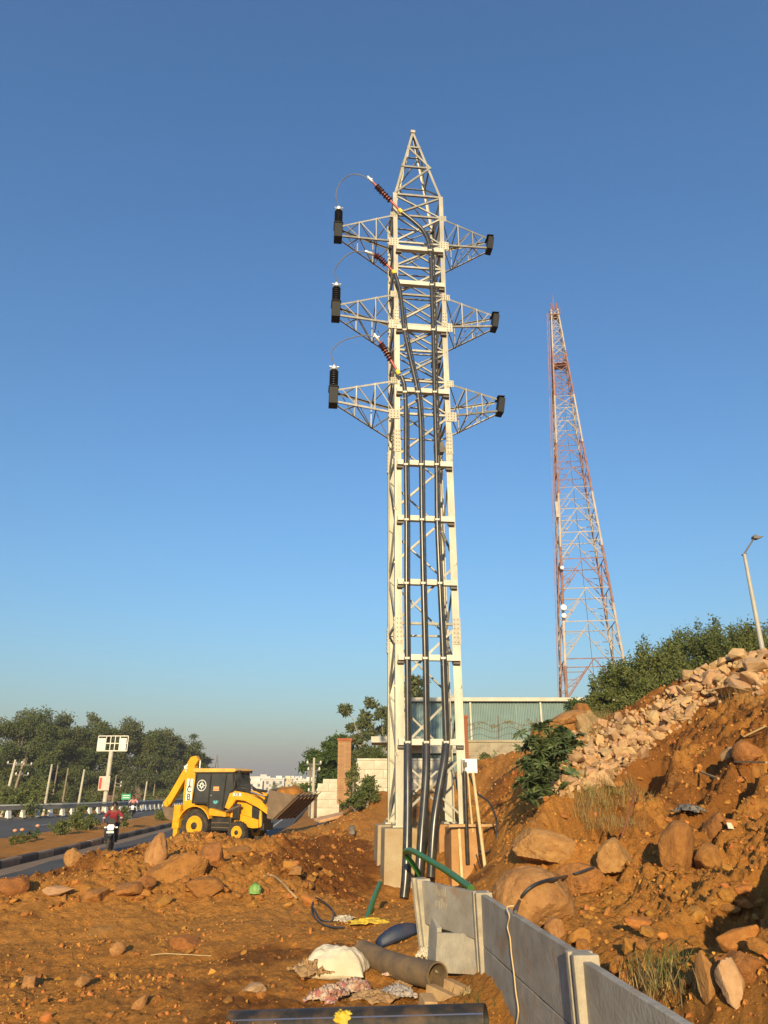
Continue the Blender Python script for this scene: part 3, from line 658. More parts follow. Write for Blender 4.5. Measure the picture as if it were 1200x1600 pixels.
name_apart(RL, 'pale rubble stone', [(860, 1215, 'the castor plant top'), (890, 1180, 'the lower rubble end'), (930, 1160, 'the band under the grey boulder'), (960, 1190, 'the lower rubble edge'), (985, 1140, 'the leftmost shrub'), (1020, 1150, 'the red soil edge'), (1030, 1105, 'the low rubble shrub'), (1075, 1064, 'the rounded shoulder lump'), (1080, 1090, 'the cracked lump'), (1115, 1070, 'the square block'), (1150, 1085, 'the long broken slab'), (1160, 1028, 'the topmost broad lump'), (1190, 1050, 'the slab below the lamp'), (905, 1205, 'the stones beside the castor plant'), (1050, 1120, 'the mid rubble slope'), (1110, 1035, 'the crest shoulder')])
# small pale chips filling the bank
qx, qy = rs.uniform(830, 1200, 6500), rs.uniform(1015, 1248, 6500); sel = np.array([i for i in range(6500) if inside(qx[i], qy[i] + rs.normal() * 7, band)])
x, y, z, ok = hits(qx[sel], qy[sel], 11, 30, 150); bv, bf, off = [], [], 0
for i in range(len(sel)):
    if not ok[i] or y[i] > 25: continue
    v, f = protos[i % 12]; q = ROT[i % 257]; s_ = .025 + .055 * rs.rand() ** 2; v = (v * s_) @ q.T + np.array([x[i], y[i], z[i] + s_ * .4]); bv.append(v); bf.append(f + off); off += len(v)
tag(link('rubble_chips', npmesh('rubble_chips', np.vstack(bv), np.vstack(bf)), 'rubble_chip'), 'pale stone chips filling the rubble bank', 'rubble', kind='stuff')
# ================================================================== lattice tower carrying the cables
TZ = 1.50; TROT = R(6.5); TC = V(.93, 17.15, TZ)
tower = empty('lattice_tower', TC, TROT, 'tall slender galvanised lattice tower with three pairs of cross-arms', 'tower')
TR = Matrix.Rotation(TROT, 3, 'Z')
FY = 16.4                                          # distance of the front face
def zl(py): return zat(py, FY) - TZ                # local height of a picture row on the front face
ZC = zl(305)                                       # top of the cage
ZA = zat(208, TC.y) - TZ                           # apex
def half(z): return .775 - .055 * z / ZC if z <= ZC else .72 * (1 - (z - ZC) / (ZA - ZC)) + .035
def corner(sx, sy, z): h = half(z); return V(sx * h, sy * h, z)
def lw(z): return .205 - .095 * min(1, z / ZC)
# legs: three lapped lengths each
cuts = [0.0, zl(985), zl(690), zl(500), ZC]
for sx in (-1, 1):
    for sy in (-1, 1):
        for a, b in zip(cuts[:-1], cuts[1:]):
            MB().ell(corner(sx, sy, a), corner(sx, sy, b + .02), lw((a + b) / 2), .02, (-sx, 0, 0), (0, -sy, 0)).build('leg', 'galv', tower)
        MB().ell(corner(sx, sy, ZC), corner(sx, sy, ZA), .07, .010, (-sx, 0, 0), (0, -sy, 0)).build('peak_leg', 'galv', tower)
        MB().box(corner(sx, sy, 0) + V(-sx * .1, -sy * .1, .02), (.34, .34, .035)).build('base_plate', 'galv', tower)
        # splice plates with their bolts
        for z in cuts[1:4]:
            for ax in (0, 1):
                c = corner(sx, sy, z); w_ = lw(z) * .9
                pl = MB(); bo = MB()
                if ax == 0:
                    pl.box(c + V(-sx * w_ * .55, sy * .012, 0), (w_, .014, .62))
                    for i in range(6):
                        for k in (-1, 1): bo.box(c + V(-sx * w_ * .55 + k * w_ * .25, sy * .026, -.26 + i * .105), (.026, .02, .026))
                else:
                    pl.box(c + V(sx * .012, -sy * w_ * .55, 0), (.014, w_, .62))
                    for i in range(6):
                        for k in (-1, 1): bo.box(c + V(sx * .026, -sy * w_ * .55 + k * w_ * .25, -.26 + i * .105), (.02, .026, .026))
                o = pl.build('splice_plate', 'galv', tower); tag(bo.build('bolts', 'bolt', o), kind='stuff')
# face bracing
rows = [zl(p) for p in (1286, 1181, 1075, 976, 882, 798, 718, 648)]
ARM = [zl(596), zl(461), zl(337)]; ARMD = 1.0      # upper level of the three arms, depth at the tower
up_rows = [ARM[0] - ARMD, ARM[0], ARM[0] + .95, ARM[1] - ARMD, ARM[1], ARM[1] + .95, ARM[2] - ARMD, ARM[2], ZC]
def brace(a, b, n1, n2, w_=.052, nm='brace'): return MB().ell(a, b, w_, .009, n1, n2).build(nm, 'galv_shaded', tower)
FACES = [((-1, -1), (1, -1), (0, -1, 0), 0), ((1, 1), (-1, 1), (0, 1, 0), 0), ((-1, 1), (-1, -1), (-1, 0, 0), 1), ((1, -1), (1, 1), (1, 0, 0), 1)]
lv = rows[:-1] + up_rows
for ca, cb, nn, side in FACES:
    nn = V(*nn)
    for i in range(len(lv) - 1):
        z0, z1 = lv[i], lv[i + 1]
        a0, a1, b0, b1 = corner(*ca, z0), corner(*ca, z1), corner(*cb, z0), corner(*cb, z1); inn = -nn * .012
        if side == 0:
            brace(a0 + inn, b1 + inn, (0, 0, 1), -nn)
            if i == 0 or z0 >= up_rows[0] - .01: brace(b0 + inn * 3, a1 + inn * 3, (0, 0, 1), -nn, .04)
        else:
            if i % 2 == 0: brace(a0 + inn, b1 + inn, (0, 0, 1), -nn)
            else: brace(b0 + inn, a1 + inn, (0, 0, 1), -nn)
            if z0 >= up_rows[0] - .01: brace((b0 if i % 2 == 0 else a0) + inn * 3, (a1 if i % 2 == 0 else b1) + inn * 3, (0, 0, 1), -nn, .04)
        if z0 >= up_rows[0] - .01 or i in (3,): brace(a0 + inn, b0 + inn, (0, 0, 1), -nn, .055, 'horizontal_member')
    brace(corner(*ca, ZC) , corner(*cb, ZC), (0, 0, 1), -nn, .06, 'horizontal_member')
    pz = [ZC, ZC + (ZA - ZC) * .42, ZC + (ZA - ZC) * .74]
    for i, z in enumerate(pz[1:]): brace(corner(*ca, z), corner(*cb, z), (0, 0, 1), -nn, .055, 'horizontal_member')
    brace(corner(*ca, pz[0]), corner(*cb, pz[1]), (0, 0, 1), -nn, .055); brace(corner(*cb, pz[1]), corner(*ca, pz[2]), (0, 0, 1), -nn, .05)
MB().box((0, 0, ZA + .01), (.14, .14, .1)).build('apex_cap', 'galv', tower)
MB().tube([(.05, 0, ZA - .05), (.05, -.02, ZA - .3)], .02, 6).build('earth_wire_shackle', 'steel_dark', tower)
# gusset plates at the arm roots
for za in ARM:
    for sx in (-1, 1):
        for z in (za, za - ARMD):
            c = corner(sx, -1, z); g = .27 if z != za else .19
            pl = MB().box(c + V(sx * .01, -.016, -.02), (g, .014, g)).build('gusset_plate', 'galv', tower)
            bo = MB()
            for i in range(3):
                for k in range(3): bo.box(c + V(sx * .01 + (i - 1) * g * .3, -.03, -.02 + (k - 1) * g * .3), (.024, .018, .024))
            tag(bo.build('bolts', 'bolt', pl), kind='stuff')
# cross-arms
SPAN = 2.30
for za in ARM:
    for sx in (-1, 1):
        arm = MB().box((sx * (SPAN + .02), 0, za - .21), (.24, .34, .50) if sx < 0 else (.17, .32, .46), Matrix.Rotation(R(9 if sx > 0 else 0), 3, 'Y')).build('cross_arm', 'tip_black', tower, bevel=.008)
        MB().box((sx * (SPAN + .02), 0, za + .055), (.28 if sx < 0 else .2, .38, .016)).build('end_plate', 'tip_black', arm)
        T = {}
        for sy in (-1, 1):
            for lev, zz, ze in ((1, za, za), (0, za - ARMD, za - .42)):
                a = corner(sx, sy, zz); b = V(sx * (SPAN - .1), sy * .12, ze); T[(sy, lev)] = (a, b)
                MB().ell(a, b, .052, .009, (0, 0, -1 if lev else 1), (0, -sy, 0)).build('chord', 'galv_shaded', arm)
        def on(k, t): a, b = T[k]; return a.lerp(b, t)
        sm = dict(mat='galv', parent=arm)
        for sy in (-1, 1):          # vertical webs of the two side trusses
            for i, t in enumerate((.33, .66)):
                MB().ell(on((sy, 1), t), on((sy, 0), t), .028, .006, (sx, 0, 0), (0, -sy, 0)).build('web_member', 'galv_shaded', arm)
            for t0, t1, l0 in ((0, .33, 0), (.33, .66, 0), (.66, .95, 0)):
                MB().ell(on((sy, 1), t1), on((sy, 0), t0), .026, .005, (0, 0, 1), (0, -sy, 0)).build('web_member', 'galv_shaded', arm)
        for lev in (0, 1):          # lacing of the top and bottom planes
            seq = [((-1, lev), 0), ((1, lev), .33), ((-1, lev), .66), ((1, lev), .9)]
            for (k0, t0), (k1, t1) in zip(seq[:-1], seq[1:]): MB().ell(on(k0, t0), on(k1, t1), .026, .005, (0, 0, 1), (0, 1, 0)).build('lacing', 'galv_shaded', arm)
            MB().ell(on((-1, lev), .33), on((1, lev), .33), .026, .005, (0, 0, 1), (1, 0, 0)).build('lacing', 'galv_shaded', arm)
# cable-support channels across the front, with the cut-off ends of their angle cleats
CHP = [393, 447, 517, 614, 727, 813, 912, 1029, 1160]
for p in CHP:
    z = zl(p); h = half(z)
    MB().prism([(-.07, z - .065), (.07, z - .065), (.07, z + .065), (-.07, z + .065)], -h + .05, h - .05, ax='x').build('support_channel', 'galv_channel', tower)
    ch = tower.children[-1]
    ch.location = (0, -h - .085, 0)
    for sx in (-1, 1): MB().box((sx * (h - .12), .04, z - .10), (.16, .10, .06)).build('channel_cleat', 'steel_dark', ch)
# small dark instrument boxes inside the cage
for px, py in ((672, 552), (674, 690)):
    MB().box(corner(1, -1, zl(py)) + V(-.28, .35, 0), (.24, .2, .28)).build('terminal_box', 'steel_dark', tower)
# ladder-like earth strap and number plates down the back right leg
def tl(px, py, Y=None, fwd=0):
    """picture point on a plane just before the tower front, in world coordinates"""
    return P(px, py, (Y or FY) - fwd)

# ------------------------------------------------------------------ surge arresters on the left arm tips
tips = [TC + TR @ V(-SPAN - .02, 0, za) for za in ARM]
names3 = ['lowest', 'middle', 'topmost']
for i, t in enumerate(tips):
    o = empty('surge_arrester', t + V(0, 0, .05), TROT, 'black ribbed surge arrester standing on the ' + names3[i] + ' left cross-arm tip', 'insulator', 'surge arresters')
    MB().lathe([(.13, .013), (.13, .05), (.075, .06)], 14).build('base_flange', 'alu', o, 40)
    for k in range(7):
        z = .09 + k * .072
        MB().lathe([(.062, z - .03), (.062, z), (.125, z + .012), (.125, z + .02), (.062, z + .042)], 14).build('shed', 'black_rubber', o, 40)
    MB().lathe([(.10, .60), (.11, .62), (.11, .68), (.06, .70), (.03, .78)], 14).build('cap', 'alu', o, 40)
    MB().bar((-.13, 0, .71), (.13, 0, .71), .05, .02).build('terminal_clamp', 'alu', o)

# ------------------------------------------------------------------ three power cables with their terminations
CF = .16                                            # how far the cables stand before the face
cab = [  # route below, termination: lug end -> base ; pixel tracks
    dict(route=[(627, 588), (632, 604), (634, 640), (634, 727), (635, 813), (635, 912), (636, 1029), (637, 1160)], low=[(637, 1160), (637, 1200), (637, 1260), (636, 1320), (634, 1370), (631, 1402)], term=[(588, 527), (600, 545), (622, 582)], jump=[(515, 566), (518, 550), (533, 534), (556, 526), (574, 524), (588, 527)], lab='left'),
    dict(route=[(617, 428), (624, 450), (628, 480), (632, 517), (642, 565), (652, 610), (657, 660), (658, 727), (659, 813), (661, 912), (664, 1029), (666, 1160)], low=[(666, 1160), (666, 1200), (663, 1250), (659, 1300), (656, 1345), (653, 1385)], term=[(576, 395), (592, 402), (616, 426)], jump=[(519, 438), (524, 420), (538, 402), (556, 393), (576, 395)], lab='middle'),
    dict(route=[(628, 332), (645, 345), (662, 362), (671, 385), (674, 420), (675, 470), (677, 520), (679, 610), (682, 727), (683, 813), (687, 912), (691, 1000), (694, 1080), (697, 1160)], low=[(697, 1160), (694, 1190), (686, 1235), (679, 1280), (675, 1330), (673, 1370)], term=[(578, 280), (596, 299), (626, 330)], jump=[(524, 320), (525, 305), (532, 285), (546, 274), (562, 273), (578, 280)], lab='right')]
lab3 = {'left': 'left of the three black power cables, dropping from the lowest arm', 'middle': 'middle of the three black power cables, dropping from the middle arm', 'right': 'right of the three black power cables, dropping from the topmost arm'}
for ci, c in enumerate(cab):
    ti = ci
    foot = P(*c['low'][-1], 15.45 + .12 * ci)
    o = empty('power_cable', foot, 0, lab3[c['lab']], 'cable', 'power cables on the tower front')
    def fy(px, py):      # keeps the run just before the channels; the front face turns a little, and leans back as it narrows
        Y = 16.2
        for _ in range(4):
            l_ = TR.transposed() @ (P(px, py, Y) - TC); Y -= l_.y + half(max(0, min(l_.z, ZC))) + .225
        return Y + CF + .02
    rt = [P(a, b, fy(a, b) - CF - .02) for a, b in c['route']]
    MB().tube(bez(rt, 90), .056, 12).build('sheath', 'cable_black', o, 40, world=True)
    thin = [P(a + 5, b, fy(a, b) - CF + .02) for a, b in c['route'][2:]]
    MB().tube(bez(thin, 60), .018, 8).build('earth_lead', 'cable_black', o, 40, world=True)
    lo = [P(a, b, (fy(a, b) - CF) * (1 - t) + (foot.y) * t) for (a, b), t in zip(c['low'], (0, .25, .5, .75, .92, 1.0))]
    MB().tube(bez([lo[0]] + lo[1:], 40), .088, 16).build('duct', 'cable_black', o, 40, world=True)
    # termination: lug, red stalk, sheds, red tail, yellow seal
    tp = [P(a, b, FY - .42 + .1 * k) for k, (a, b) in enumerate(c['term'])]
    tc_ = bez(tp, 30); d = (tp[2] - tp[0]); L = d.length
    tm = MB().tube(tc_[2:], .034, 12).build('termination', 'term_red', o, 40, world=True)
    n0 = len(tc_)
    for k in range(9):
        t = .30 + k * .052; p = tp[0].lerp(tp[1], min(1, t / .5)) if t < .5 else tp[1].lerp(tp[2], (t - .5) / .5)
        dr = (tp[1] - tp[0] if t < .5 else tp[2] - tp[1]).normalized(); q = Matrix.Translation(p) @ dr.to_track_quat('Z', 'Y').to_matrix().to_4x4()
        r_ = .095 if k % 2 == 0 else .08
        MB().lathe([(.03, -.022), (r_, -.004), (r_, .006), (.03, .024)], 14, q).build('shed', 'term_shed', tm, 40, world=True)
    q = Matrix.Translation(tp[2]) @ (tp[2] - tp[1]).normalized().to_track_quat('Z', 'Y').to_matrix().to_4x4()
    MB().lathe([(.06, -.07), (.062, 0), (.056, .06)], 12, q).build('seal', 'term_yellow', tm, 40, world=True)
    q = Matrix.Translation(tp[0]) @ (tp[1] - tp[0]).normalized().to_track_quat('Z', 'Y').to_matrix().to_4x4()
    MB().lathe([(.03, -.12), (.045, -.10), (.045, .10), (.03, .14)], 10, q).build('lug', 'alu', tm, 40, world=True)
    MB().bar(tp[0] + V(-.08, 0, .02), tp[0] + V(.08, 0, .0), .05, .03).build('lug_clamp', 'alu', tm, world=True)
    # jumper to the arrester
    top = tips[ci] + V(0, 0, .83); yj = tips[ci].y
    jp = [top] + [P(a, b, yj + (tp[0].y - yj) * (k + 1) / (len(c['jump']) - 1)) for k, (a, b) in enumerate(c['jump'][1:])]
    MB().tube(bez(jp, 40), .014, 8).build('jumper', 'rail_grey', o, 40, world=True)
    # cleats where it crosses the channels
    for p in CHP:
        rr = c['route']
        if not rr[0][1] + 20 < p <= rr[-1][1]: continue
        px = np.interp(p, [q[1] for q in rr], [q[0] for q in rr]); w0 = P(px, p, fy(px, p) - CF - .02)
        cl = MB().box(w0 + V(0, -.03, 0), (.135, .09, .055)).build('cleat', 'galv_channel', o, world=True, bevel=.01)
        MB().box(w0 + V(-.062, -.085, 0), (.02, .03, .03)).box(w0 + V(.062, -.085, 0), (.02, .03, .03)).build('cleat_bolts', 'steel_dark', cl, world=True)
        for dp in (-9, 10):
            pz = p + dp; px2 = np.interp(pz, [q[1] for q in rr], [q[0] for q in rr]); w1 = P(px2, pz, fy(px2, pz) - CF - .02)
            MB().lathe([(.054, -.006), (.0555, 0), (.054, .006)], 12, Matrix.Translation(w1)).build('cable_tie', 'galv_channel', o, 40, world=True)

# ------------------------------------------------------------------ concrete footings
for sx, sy, mt, lab in ((-1, -1, 'pedestal', 'pale square concrete footing under the left front tower leg'), (1, -1, 'pedestal_muddy', 'mud-stained concrete footing under the right front tower leg'),
                        (-1, 1, 'pedestal', 'concrete footing under the left rear tower leg'), (1, 1, 'pedestal_muddy', 'mud-stained footing under the right rear tower leg')):
    c = corner(sx, sy, 0); p = TC + TR @ (c + V(-sx * .1 + sx * .02, -sy * .1, 0)); w_ = .34
    b = MB(); b.prism([(-w_, -w_), (w_, -w_), (w_, w_), (-w_, w_)], -1.75, -.005, ax='z')
    for i in range(4): x, y, z = b.v[i]; b.v[i] = (x * 1.12, y * 1.12, z)
    o = b.build('tower_footing', mt, None, bevel=.02); o.location = p + V(0, 0, -1.75); o.rotation_euler = (0, 0, TROT); tag(o, lab, 'footing', 'tower footings')
    for i in range(4): MB().tube([(.14 * (-1) ** i, .14 * (-1) ** (i // 2), 1.745), (.14 * (-1) ** i, .14 * (-1) ** (i // 2), 1.83)], .016, 6).build('anchor_bolt', 'bolt', o)

# ------------------------------------------------------------------ meter box and its conduits
jb = empty('junction_box', P(733, 1208, FY - .1), 0, 'small white metal junction box fixed beside the right tower leg', 'box')
def wb(c, d): return MB().box(c, d)
p0 = P(733, 1197, FY - .1)
wb(p0, (.33, .20, .29)).build('case', 'decal_white', jb, world=True, bevel=.012)
wb(p0 + V(.03, -.108, 0), (.24, .012, .25)).build('door', 'decal_white', jb, world=True, bevel=.004)
wb(p0 + V(-.125, -.106, 0), (.06, .012, .25)).build('side_panel', 'rail_grey', jb, world=True)
wb(p0 + V(-.10, -.13, .03), (.08, .04, .10)).build('gland', 'steel_dark', jb, world=True)
MB().tube(bez([P(726, 1205, FY - .3), P(727, 1240, FY - .3), P(729, 1296, FY - .3), P(731, 1350, FY - .26)], 12), .045, 10).build('conduit', 'cable_black', jb, 40, world=True)
MB().tube([P(731, 1208, FY - .2), P(735, 1260, FY - .2), P(739, 1300, FY - .15)], .022, 8).build('conduit', 'bamboo', jb, 40, world=True)
lp = MB().tube(bez([P(733, 1210, FY - .22), P(745, 1238, FY - .4), P(765, 1255, FY - .6), P(776, 1285, FY - .8), P(774, 1318, FY - .9), P(760, 1333, FY - .8), P(750, 1330, FY - .6)], 40), .02, 8).build('hanging_hose', 'black_rubber', None, 40)
tag(lp, 'thin black hose hanging in a loop below the white junction box', 'hose')
bp = MB().tube([P(739, 1208, FY - .5), P(752, 1310, FY - .9), P(763, 1394, FY - 1.3)], [.032, .034, .036], 10).build('bamboo_pole', 'bamboo', None, 40)
tag(bp, 'slim pale pole leaning upright right of the muddy footing', 'pole')
MB().tube(bez([P(744, 1335, FY - 1.0), P(752, 1362, FY - 1.05), P(766, 1392, FY - 1.1)], 14), .014, 6).build('cord', 'black_rubber', bp, 40, world=True)
st = MB().bar(P(717, 1292, FY - .2), P(722, 1380, FY - .45), .05, .03).build('earth_strip', 'bamboo', None)
tag(st, 'narrow pale earthing strip running down the muddy footing', 'strip')
plk = MB().bar(P(700, 1290, 16.0), P(828, 1289, 16.6), .1, .05).build('timber_plank', 'timber', None); tag(plk, 'long timber plank lying level right of the tower foot', 'plank')
# green hoses
g1 = bez([P(656, 1367, 14.6), P(645, 1350, 14.5), P(634, 1336, 14.4), P(634, 1330, 14.2), P(645, 1330, 13.6), P(672, 1345, 12.6), P(700, 1362, 11.6), P(736, 1388, 10.4)], 50)
tag(MB().tube(g1, .048, 10).build('green_hose', 'hose_green', None, 40), 'ribbed green hose arching over the concrete fence beside the cables', 'hose')
q0, q1 = P(594, 1380, 13.3), hit(572, 1434)
tag(MB().tube([q0, q0.lerp(q1, .5), q1 - V(0, 0, .05)], .042, 10).build('green_hose', 'hose_green', None, 40), 'short straight green pipe stuck in the soil by the yellow scrap', 'hose')

# ================================================================== precast concrete fence
f1, f2, f3, f4 = P(657, 1372, 8.75), P(753, 1393, 7.60), P(909, 1488, 5.0), None
dirn = (f3 - f2); dirn.z = 0; f4 = f3 + dirn * .9 + V(.05, 0, -.02)
fence = empty('concrete_fence', V(f2.x, f2.y, .4), 0, 'grey precast concrete panel fence between slotted posts', 'fence')
def fpost(top, zb, lean=V(0, 0, 0), rz=0.0, w_=.16):
    b = MB(); bot = V(top.x, top.y, zb) + lean; m = Matrix.Rotation(rz, 3, 'Z')
    sec = [(-.5, -.5), (.5, -.5), (.5, -.16), (.34, -.16), (.34, .16), (.5, .16), (.5, .5), (-.5, .5), (-.5, .16), (-.34, .16), (-.34, -.16), (-.5, -.16)]
    vs = [bot + m @ V(x * w_, y * w_, 0) for x, y in sec] + [top + m @ V(x * w_, y * w_, 0) for x, y in sec]; n = len(sec)
    b.add(vs, [tuple(range(n))[::-1], tuple(range(n, 2 * n))] + [(i, (i + 1) % n, n + (i + 1) % n, n + i) for i in range(n)])
    return b.build('post', 'concrete_post', fence, world=True, bevel=.008)
def fpanel(a, b, ztop_a, ztop_b, h_, t=.055, nm='panel'):
    a, b = V(a.x, a.y, 0), V(b.x, b.y, 0); d = (b - a); L = d.length; d.normalize(); a = a + d * .07; b = b - d * .07; nn = V(-d.y, d.x, 0) * t / 2
    n = 10; vs = []; fs = []
    for i in range(n + 1):
        q = a.lerp(b, i / n); zt = ztop_a + (ztop_b - ztop_a) * i / n + random.uniform(-.004, .004); zb = ztop_a + (ztop_b - ztop_a) * i / n - h_
        for s_, z in ((-1, zb), (1, zb), (1, zt), (-1, zt)): vs.append(q + nn * s_ + V(0, 0, z))
    for i in range(n):
        for k in range(4): fs.append((i * 4 + k, i * 4 + (k + 1) % 4, i * 4 + 4 + (k + 1) % 4, i * 4 + 4 + k))
    fs.append((3, 2, 1, 0)); fs.append((n * 4, n * 4 + 1, n * 4 + 2, n * 4 + 3))
    return MB().add(vs, fs).build(nm, 'concrete_fence', fence, world=True, bevel=.005)
fpost(f1, .45, V(.10, -.1, 0), R(24)); fpost(f2, .2, V(.03, 0, 0), R(8)); fpost(f3, .2, V(.02, 0, 0), R(5)); fpost(f4, .3, V(0, 0, 0), R(5))
pa = fpanel(f1, f2, f1.z - .02, f2.z - .01, .40)
for zt, hh in ((0, .42), (.43, .42), (.86, .40)):
    fpanel(f2, f3, f2.z - .015 - zt, f3.z - .015 - zt, hh)
    fpanel(f3, f4, f3.z - .03 - zt, f4.z - .03 - zt, hh)
# scratched strokes in the first panel
d = (f2 - f1).normalized(); nrm = V(d.y, -d.x, 0).normalized()
if nrm.y > 0: nrm = -nrm
scr = MB()
for i in range(16):
    t = .30 + (i % 8) * .026; zz = (f1.z + f2.z) / 2 - .12 - (i // 8) * .11 + .01 * math.sin(i * 2.1); q = f1.lerp(f2, t); q.z = zz; q = q + nrm * .0295
    scr.bar(q, q + d * .01 * math.sin(i * 1.7) + V(0, 0, .07 + .02 * math.cos(i)), .007, .003, up=nrm)
tag(scr.build('scratched_marks', 'concrete_post', pa, world=True), kind='stuff')
# a loose panel standing skewed under the first one
lp0, lp1 = P(678, 1520, 8.1), P(752, 1524, 7.7)
b = MB(); c00, c10 = P(680, 1520, 8.05), P(751, 1524, 7.62); c01, c11 = P(683, 1458, 8.15), P(749, 1459, 7.72); th = V(-.01, .055, 0)
b.add([c00, c10, c11, c01, c00 + th, c10 + th, c11 + th, c01 + th], [(0, 1, 2, 3), (7, 6, 5, 4), (0, 4, 5, 1), (1, 5, 6, 2), (2, 6, 7, 3), (3, 7, 4, 0)])
tag(b.build('loose_slab', 'concrete_post', None, bevel=.006), 'loose square concrete panel standing askew under the first fence bay', 'panel')
b = MB(); c00, c10 = P(668, 1498, 8.5), P(681, 1512, 8.12); c01, c11 = P(671, 1424, 8.6), P(683, 1450, 8.2)
th = V(.05, .03, 0); b.add([c00, c10, c11, c01, c00 + th, c10 + th, c11 + th, c01 + th], [(0, 1, 2, 3), (7, 6, 5, 4), (0, 4, 5, 1), (1, 5, 6, 2), (2, 6, 7, 3), (3, 7, 4, 0)])
tag(b.build('broken_slab', 'concrete_fence', None, bevel=.006), 'narrow broken concrete strip leaning behind the leaning first post', 'panel')
# string hanging over the second bay
nb = V(-.99, -.12, 0); sp = []
for i, (px, py) in enumerate([(792, 1418), (796, 1432), (793, 1448), (797, 1466), (799, 1490), (803, 1520), (806, 1550), (810, 1580), (806, 1605)]):
    d_ = ray(px, py); # on the panel's face
    n_ = np.array([-dirn.y, dirn.x, 0]); n_ /= np.linalg.norm(n_); o_ = np.array(f2) - n_ * (.04 if n_[0] > 0 else -.04)
    t = ((o_ - EYE) @ n_) / (d_ @ n_); sp.append(Vector(EYE + d_ * (t - .012)))
sp = [sp[0] + V(.06, .02, .01)] + sp
tag(MB().tube(bez(sp, 50), .0055, 6).build('string', 'cord', None, 40), 'pale thin string hanging down the second fence bay', 'string')

# ================================================================== pipes and litter before the fence
def pipe(name, a, b, r, mat, label, wall=.014, n=28, bend=0, ribs=0, stripe=None, sag=0):
    a, b = Vector(a), Vector(b); k = 14; pts = []
    for i in range(k + 1): t = i / k; pts.append(a.lerp(b, t) + V(0, 0, -sag * math.sin(math.pi * t)))
    m = MB(); vs = []; d = (b - a).normalized(); x = d.cross(V(0, 0, 1)).normalized(); y = x.cross(d); fs = []
    for rr in (r, r - wall):
        for p in pts:
            for j in range(n): an = 2 * math.pi * j / n; vs.append(p + (x * math.cos(an) + y * math.sin(an)) * rr)
    for s_ in (0, 1):
        for i in range(k):
            for j in range(n):
                q = s_ * (k + 1) * n + i * n; fs.append((q + j, q + (j + 1) % n, q + n + (j + 1) % n, q + n + j))
    for e in (0, k):
        for j in range(n): q0_, q1_ = e * n, (k + 1) * n + e * n; fs.append((q0_ + j, q0_ + (j + 1) % n, q1_ + (j + 1) % n, q1_ + j))
    o = m.add(vs, fs).build(name, mat, None, 40); tag(o, label, 'pipe')
    if stripe is not None:
        for an in stripe:
            s = MB(); w_ = .045
            ps = [[p + (x * math.cos(an + e) + y * math.sin(an + e)) * (r + .0015) for p in pts] for e in (-w_, 0, w_)]
            vv = [q for row in ps for q in row]; kk = k + 1
            s.add(vv, [(i + j * kk, i + 1 + j * kk, i + 1 + (j + 1) * kk, i + (j + 1) * kk) for j in (0, 1) for i in range(k)]).build('stripe', 'blue_stripe', o, 60, world=True)
    return o
gz = lambda x, y: h1(x, y)
a = P(360, 1606, 7.15); b = P(760, 1596, 6.55)
pipe('plastic_pipe', V(a.x, a.y, a.z), b, .12, 'pipe_black', 'big black plastic pipe with blue stripe lying along the lower edge', stripe=[R(150), R(38)])
a = P(566, 1484, 9.1); b = P(684, 1525, 7.85)
pipe('plastic_pipe', a + V(0, 0, -.02), b, .118, 'pipe_dusty', 'dusty brown pipe lying before the fence with its open end towards us', sag=.03)
# half shell of blue pipe
c = P(622, 1466, 9.35); hs = MB(); vs = []; fs = []; n = 12; ln = (P(642, 1456, 9.6) - P(597, 1474, 9.5)); dl = ln.normalized(); xx = dl.cross(V(0, 0, 1)).normalized(); yy_ = xx.cross(dl)
for k in range(9):
    t = k / 8; rr = .17 * (math.sin(math.pi * (.12 + .76 * t)) ** .6)
    for i in range(n + 1): an = math.pi * (.05 + .75 * i / n); vs.append(c + dl * (t - .5) * .52 + xx * math.cos(an) * rr * .5 + yy_ * (math.sin(an) * rr - .03))
for k in range(8):
    for i in range(n): fs.append((k * (n + 1) + i, k * (n + 1) + i + 1, (k + 1) * (n + 1) + i + 1, (k + 1) * (n + 1) + i))
o = hs.add(vs, fs).build('pipe_offcut', 'pipe_blue', None, 50); o.modifiers.new('thick', 'SOLIDIFY').thickness = .012
tag(o, 'dark blue curved pipe offcut half sunk behind the brown pipe', 'pipe')

def lump(name, c, d, mat, label, cat, seed=1, wr=.14, sub=4, rz=0, freq=3.2, flat=.35):
    """a slumped sack or crumpled sheet"""
    v, f = ico(sub); v = v.copy(); rs = np.random.RandomState(seed)
    sgn = np.sign(v); v = sgn * np.abs(v) ** .72
    for k in range(6):
        a_ = rs.normal(size=3); a_ /= np.linalg.norm(a_); ph = rs.rand() * 6; fr = freq * (1 + k * .55)
        v += ico(sub)[0] * (wr / (1 + k * .5) * (1 - np.abs(np.sin(v @ a_ * fr + ph)) * 2 + 0.2))[:, None]
    v[:, 2] = np.where(v[:, 2] < -flat, -flat + (v[:, 2] + flat) * .1, v[:, 2])
    ca, sa = math.cos(rz), math.sin(rz); v = v * np.array(d); v = np.stack([v[:, 0] * ca - v[:, 1] * sa, v[:, 0] * sa + v[:, 1] * ca, v[:, 2]], 1)
    me = npmesh(name, v, f, True); me.materials.append(MATS[mat]); o = link(name, me, None, None, c); return tag(o, label, cat)
